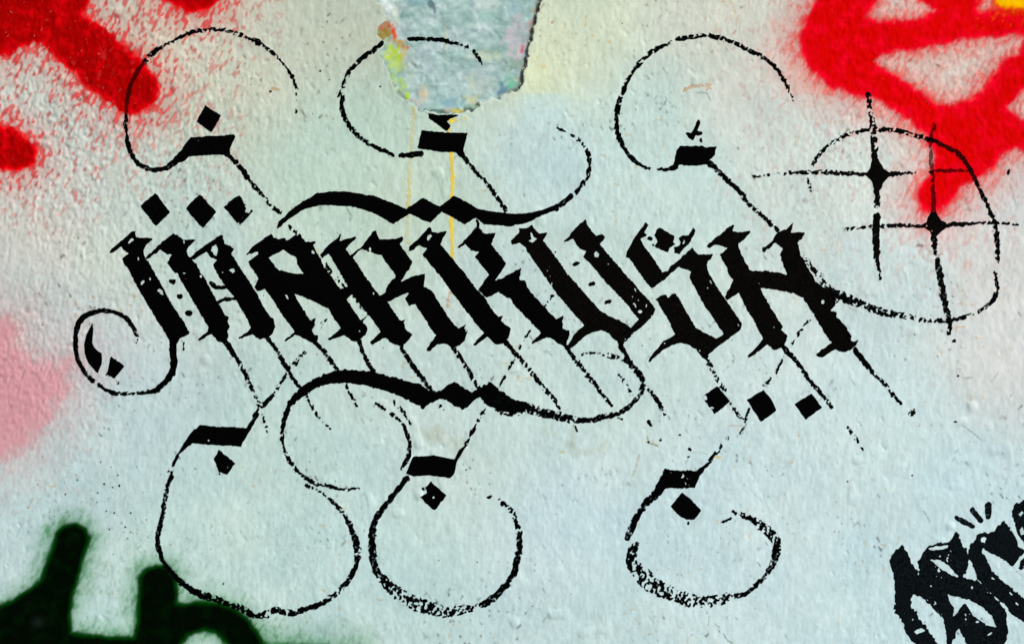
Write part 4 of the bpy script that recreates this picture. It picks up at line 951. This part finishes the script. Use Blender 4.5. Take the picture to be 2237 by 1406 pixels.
# ------------------------------------------------------------------ diamonds
def diamond(label, group, pts, c, dry=0.0, holes=()):
    tag(film('diamond_mark', [PO((c, pts), dry=dry, rough=1.0)] + list(holes), INK), label, 'diamond mark', group)
GD = 'three diamonds above the M'; GE = 'three diamonds below the S and the H'
diamond('leftmost clean edged black diamond above the M', GD, [(420, 75), (440, 90), (537, 228), (425, 335), (300, 175), (365, 120)], 'L1')
diamond('middle solid black diamond of the row above the M', GD, [(760, 90), (780, 100), (895, 225), (860, 265), (790, 345), (770, 335), (650, 195), (700, 140)], 'L1')
diamond('rightmost black diamond above the M with a scratched right side', GD, [(1065, 90), (1085, 110), (1100, 150), (1175, 215), (1075, 330), (1050, 310), (945, 185), (1000, 130)], 'L1', 0.03,
        [HOLE('L1', [(1100, 165), (1130, 170), (1160, 200), (1140, 235), (1105, 220), (1118, 195)]), D('L1', 1080, 150, 6, 14, 20, hole=True), D('L1', 1010, 138, 10, hole=True)])
diamond('scuffed black diamond below the foot of the S', GE, [(1640, 500), (1745, 620), (1620, 720), (1520, 580)], 'M3', 0.06, [HOLE('M3', [(1515, 575), (1555, 565), (1570, 605), (1545, 612)]), D('M3', 1600, 670, 16, 10, hole=True)])
diamond('middle and largest black diamond of the row below the H', GE, [(1995, 528), (2050, 590), (2100, 690), (1975, 780), (1865, 605)], 'M3', 0.0, [D('M3', 1975, 755, 6, 24, 15, hole=True)])
diamond('rightmost black diamond below the H with crisp edges', GE, [(480, 765), (560, 880), (430, 972), (343, 850)], 'M4')

# ------------------------------------------------------------------ stars
GS = 'four pointed stars at upper right'
thing('sparkle_star', 'black four pointed star with a solid centre just left of the red', 'star', GS, [
    ('centre', [PO(('R1', [(943, 0), (980, 5), (1030, 90), (1080, 128), (1135, 132), (1135, 148), (1070, 165), (1030, 210), (1005, 275), (958, 275), (940, 200), (890, 152), (850, 146), (850, 130), (900, 128), (930, 80)]), dry=0.02)]),
    ('ray', [ST(('T4', [(912, 720, 11, .1), (930, 850, 10, .5), (945, 950, 11, .4), (958, 1080, 13, .3), (965, 1200, 13, .03)]))]),
    ('ray', [ST(('R1', [(980, 265, 13, .03), (982, 385, 10, .12)])), ST(('R1', [(980, 462, 14, .0), (970, 600, 15, .0), (975, 740, 13, .08), (985, 830, 7, .4), (1010, 945, 5, .4)]))]),
    ('ray', [ST(('R1', [(870, 142, 9, .05), (760, 135, 8, .15), (600, 128, 9, .25), (420, 130, 7, .3), (250, 135, 6, .4), (30, 160, 5, .5)]))]),
    ('ray', [ST(('R1', [(1100, 140, 10, .03), (1180, 138, 8, .1), (1280, 128, 6, .3)]))]),
    ('ray', [ST(('R1', [(1390, 120, 7, .1), (1520, 115, 7, .1), (1700, 115, 6, .2)]), alpha=0.66)]),
    ], INK_WORN, anchor=None)
thing('sparkle_star', 'black four pointed star with a pitted centre at the tip of the red', 'star', GS, [
    ('centre', [PO(('R1', [(1393, 430), (1440, 430), (1470, 490), (1530, 522), (1560, 535), (1530, 552), (1480, 580), (1440, 622), (1398, 615), (1380, 585), (1330, 548), (1318, 530), (1360, 505)]), dry=0.05), D('R1', 1360, 540, 13, 9, hole=True), D('R1', 1400, 578, 9, hole=True)]),
    ('ray', [ST(('T4', [(1425, 960, 8, .2), (1395, 1060, 9, .1), (1395, 1200, 8, .1)]), ('R1', [(1410, 200, 8, .1), (1415, 350, 10, .0), (1418, 440, 12, .0)]), alpha=0.62)]),
    ('ray', [ST(('R1', [(1418, 610, 12, .0), (1420, 690, 13, .05), (1432, 755, 8, .3)])), ST(('R1', [(1440, 800, 11, .05), (1460, 900, 15, .05), (1480, 1030, 14, .06), (1510, 1170, 12, .1), (1535, 1270, 12, .08), (1530, 1360, 8, .35)])), ST(('M4', [(1565, 365, 8, .3), (1550, 415, 4, .4)]))]),
    ('ray', [ST(('R1', [(1340, 538, 8, .03), (1200, 535, 8, .15), (1000, 540, 7, .25), (850, 552, 6, .45), (710, 568, 6, .4)]))]),
    ('ray', [ST(('R1', [(1530, 530, 10, .03), (1700, 522, 8, .12), (1850, 515, 6, .3), (2000, 522, 4, .5), (2100, 530, 4, .55)]))]),
    ], INK_WORN)

# ------------------------------------------------------------------ the marker tag at lower right
thing('marker_tag', 'thick black marker tag cut off at the lower right corner', 'graffiti tag', None, [
    ('letter', [PO(('B4', [(410, 685), (512, 558), (550, 605), (600, 710), (660, 800), (700, 860), (610, 970), (600, 1080), (640, 1130), (700, 1220), (760, 1300), (830, 1406), (900, 1540), (760, 1560), (640, 1406), (600, 1360), (540, 1280), (515, 1190),
                 (455, 1140), (460, 1020), (460, 880), (430, 770)]), dry=0.015, rough=3.4), HOLE('B4', [(628, 1300), (690, 1275), (720, 1290), (650, 1318)]), D('B4', 615, 1195, 8, 16, 30, hole=True)]),
    ('letter', [PO(('B4', [(655, 700), (680, 650), (740, 570), (800, 545), (915, 535), (985, 440), (1005, 460), (1030, 560), (1070, 590), (1090, 680), (1085, 740), (1045, 835), (1180, 870), (1290, 980), (1400, 1100), (1420, 1200), (1430, 1290), (1395, 1406), (1340, 1540),
                 (1140, 1540), (1080, 1406), (1040, 1340), (1005, 1270), (960, 1380), (920, 1540), (900, 1406), (890, 1300), (870, 1200), (800, 1110), (700, 1020), (600, 965), (650, 830), (670, 770)]), dry=0.035, rough=2.6),
                HOLE('B4', [(752, 590), (810, 574), (912, 568), (902, 586), (830, 596), (770, 602)]), HOLE('B4', [(760, 685), (840, 690), (920, 740), (1002, 832), (940, 815), (860, 760)]),
                HOLE('B4', [(915, 985), (1000, 1010), (1090, 1030), (1200, 1090), (1280, 1160), (1325, 1260), (1240, 1240), (1180, 1190), (1130, 1160), (1070, 1060), (1040, 1060), (960, 1165), (975, 1090), (930, 1040)]),
                D('B4', 1120, 922, 15, 20, hole=True), D('B4', 768, 908, 9, hole=True), D('B4', 1250, 965, 9, hole=True), D('B4', 1165, 1215, 16, 10, hole=True), D('B4', 1265, 1320, 30, 9, -35, hole=True)]),
    ('letter', [PO(('B4', [(1080, 600), (1170, 460), (1220, 450), (1310, 450), (1340, 390), (1390, 355), (1430, 400), (1480, 480), (1510, 560), (1562, 600), (1575, 612), (1530, 660), (1465, 745), (1400, 700), (1300, 640), (1215, 595), (1210, 620), (1290, 780), (1400, 880),
                 (1562, 1010), (1760, 1150), (1760, 1330), (1562, 1220), (1460, 1150), (1380, 1060), (1250, 950), (1180, 870), (1110, 720), (1085, 660)]), dry=0.035, rough=2.6), HOLE('B4', [(1185, 500), (1215, 485), (1250, 490), (1230, 555), (1190, 530)]),
                D('B4', 1290, 840, 26, 12, 30, hole=True), D('B4', 1450, 975, 24, 14, 45, hole=True), D('B4', 1500, 1060, 20, 10, 45, hole=True)]),
    ('letter', [PO(('B4', [(1440, 270), (1490, 210), (1562, 165), (1700, 130), (1780, 180), (1760, 420), (1640, 540), (1562, 545), (1500, 480), (1470, 340)]), dry=0.03, rough=2.8), HOLE('B4', [(1500, 300), (1540, 270), (1562, 285), (1530, 320)]), HOLE('B4', [(1515, 430), (1545, 400), (1575, 470), (1530, 480)])]),
    ('letter', [PO(('B4', [(1495, 790), (1530, 690), (1562, 660), (1700, 630), (1760, 700), (1562, 760)]), dry=0.03, rough=2.8)]),
    ('tick', [ST(('B4', [(985, 328, 9, .0), (1050, 365, 10, .0), (1125, 402, 8, .0)]), rough=0.8)]),
    ('tick', [ST(('B4', [(1118, 262, 11, .0), (1150, 300, 11, .0), (1190, 352, 11, .0)]), rough=0.8)]),
    ('tick', [ST(('B4', [(1255, 220, 13, .0), (1253, 315, 12, .0)]), rough=0.8)]),
    ], MARKER, 0.28)

# ------------------------------------------------------------------ small marks
o = film('ink_smudge', [D('M4', 1240, 905, 34, 40, dry=.45), D('M4', 1250, 915, 16)], INK_WORN)
tag(o, 'small black smudge past the end of the last hairline of the H', 'smudge')
o = film('ink_smudge', [PO(('M1', [(1405, 365), (1420, 380), (1418, 440), (1400, 445)]), dry=.25)], INK_WORN)
tag(o, 'small upright smear beside the foot of the M', 'smudge')
o = film('ink_smudge', [PO(('T4', [(1985, 1300), (2005, 1290), (2008, 1330), (1990, 1350), (1978, 1330)]), dry=.1)], INK_WORN)
tag(o, 'small dark mark between the red and the right edge', 'smudge')
o = film('ink_smudge', [D('M3', 1428, 988, 16, 20, dry=.2), D('M3', 1420, 1035, 16, 22, dry=.45)], INK_WORN)
tag(o, 'small dark double blot above the lowest right bar', 'smudge')
rng = np.random.default_rng(7)
sp = []
for (sx, sy, r_) in ((800, 180, 9), (918, 190, 12), (750, 245, 9), (835, 288, 7), (993, 308, 7), (1048, 46, 7), (908, 110, 6), (1125, 452, 7), (965, 508, 8), (878, 398, 5), (1005, 398, 6), (830, 125, 5), (490, 305, 5), (795, 680, 5), (955, 385, 4)):
    sp.append(D('B1', sx, sy, r_))
for k in range(46):
    sp.append(D('W', 235 + rng.normal(0, 75), 1075 + rng.normal(0, 60), rng.uniform(0.8, 1.7)))
o = film('paint_specks', sp, SPECK, 0.25)
tag(o, 'fine dark paint specks scattered above the dark green uprights', 'paint specks', None, 'stuff')
sp = []
for (c_, sx, sy, r_) in (('M3', 1352, 875, 13), ('M3', 1205, 915, 16), ('M3', 1112, 930, 12), ('M3', 1165, 870, 7), ('M3', 1240, 990, 7), ('M3', 2025, 1150, 7), ('M4', 138, 1360, 8), ('M4', 1805, 650, 8), ('M4', 1600, 635, 10), ('M4', 1580, 985, 14), ('M4', 1630, 715, 6),
                     ('M4', 925, 920, 9), ('M4', 1300, 1018, 8), ('M4', 855, 1012, 7), ('B2', 410, 1230, 8), ('B2', 1470, 68, 6), ('P', 165, 995, 20), ('T2', 495, 130, 5), ('T2', 525, 545, 9), ('T2', 500, 620, 8), ('T2', 145, 705, 14), ('M3', 1750, 645, 6),
                     ('T3', 915, 180, 9), ('T3', 1855, 38, 10), ('T3', 1245, 690, 6), ('B4', 55, 18, 10), ('B4', 735, 310, 9), ('B4', 1340, 140, 6)):
    sp.append(D(c_, sx, sy, r_, r_ * 0.8, dry=.1))
for k in range(110):
    sp.append(D('W', rng.uniform(20, 2220), rng.uniform(20, 1390), rng.uniform(0.7, 1.8)))
o = film('dirt_specks', sp, SPECK, 0.2)
tag(o, 'small brown and grey dirt specks scattered over the wall', 'dirt specks', None, 'stuff')
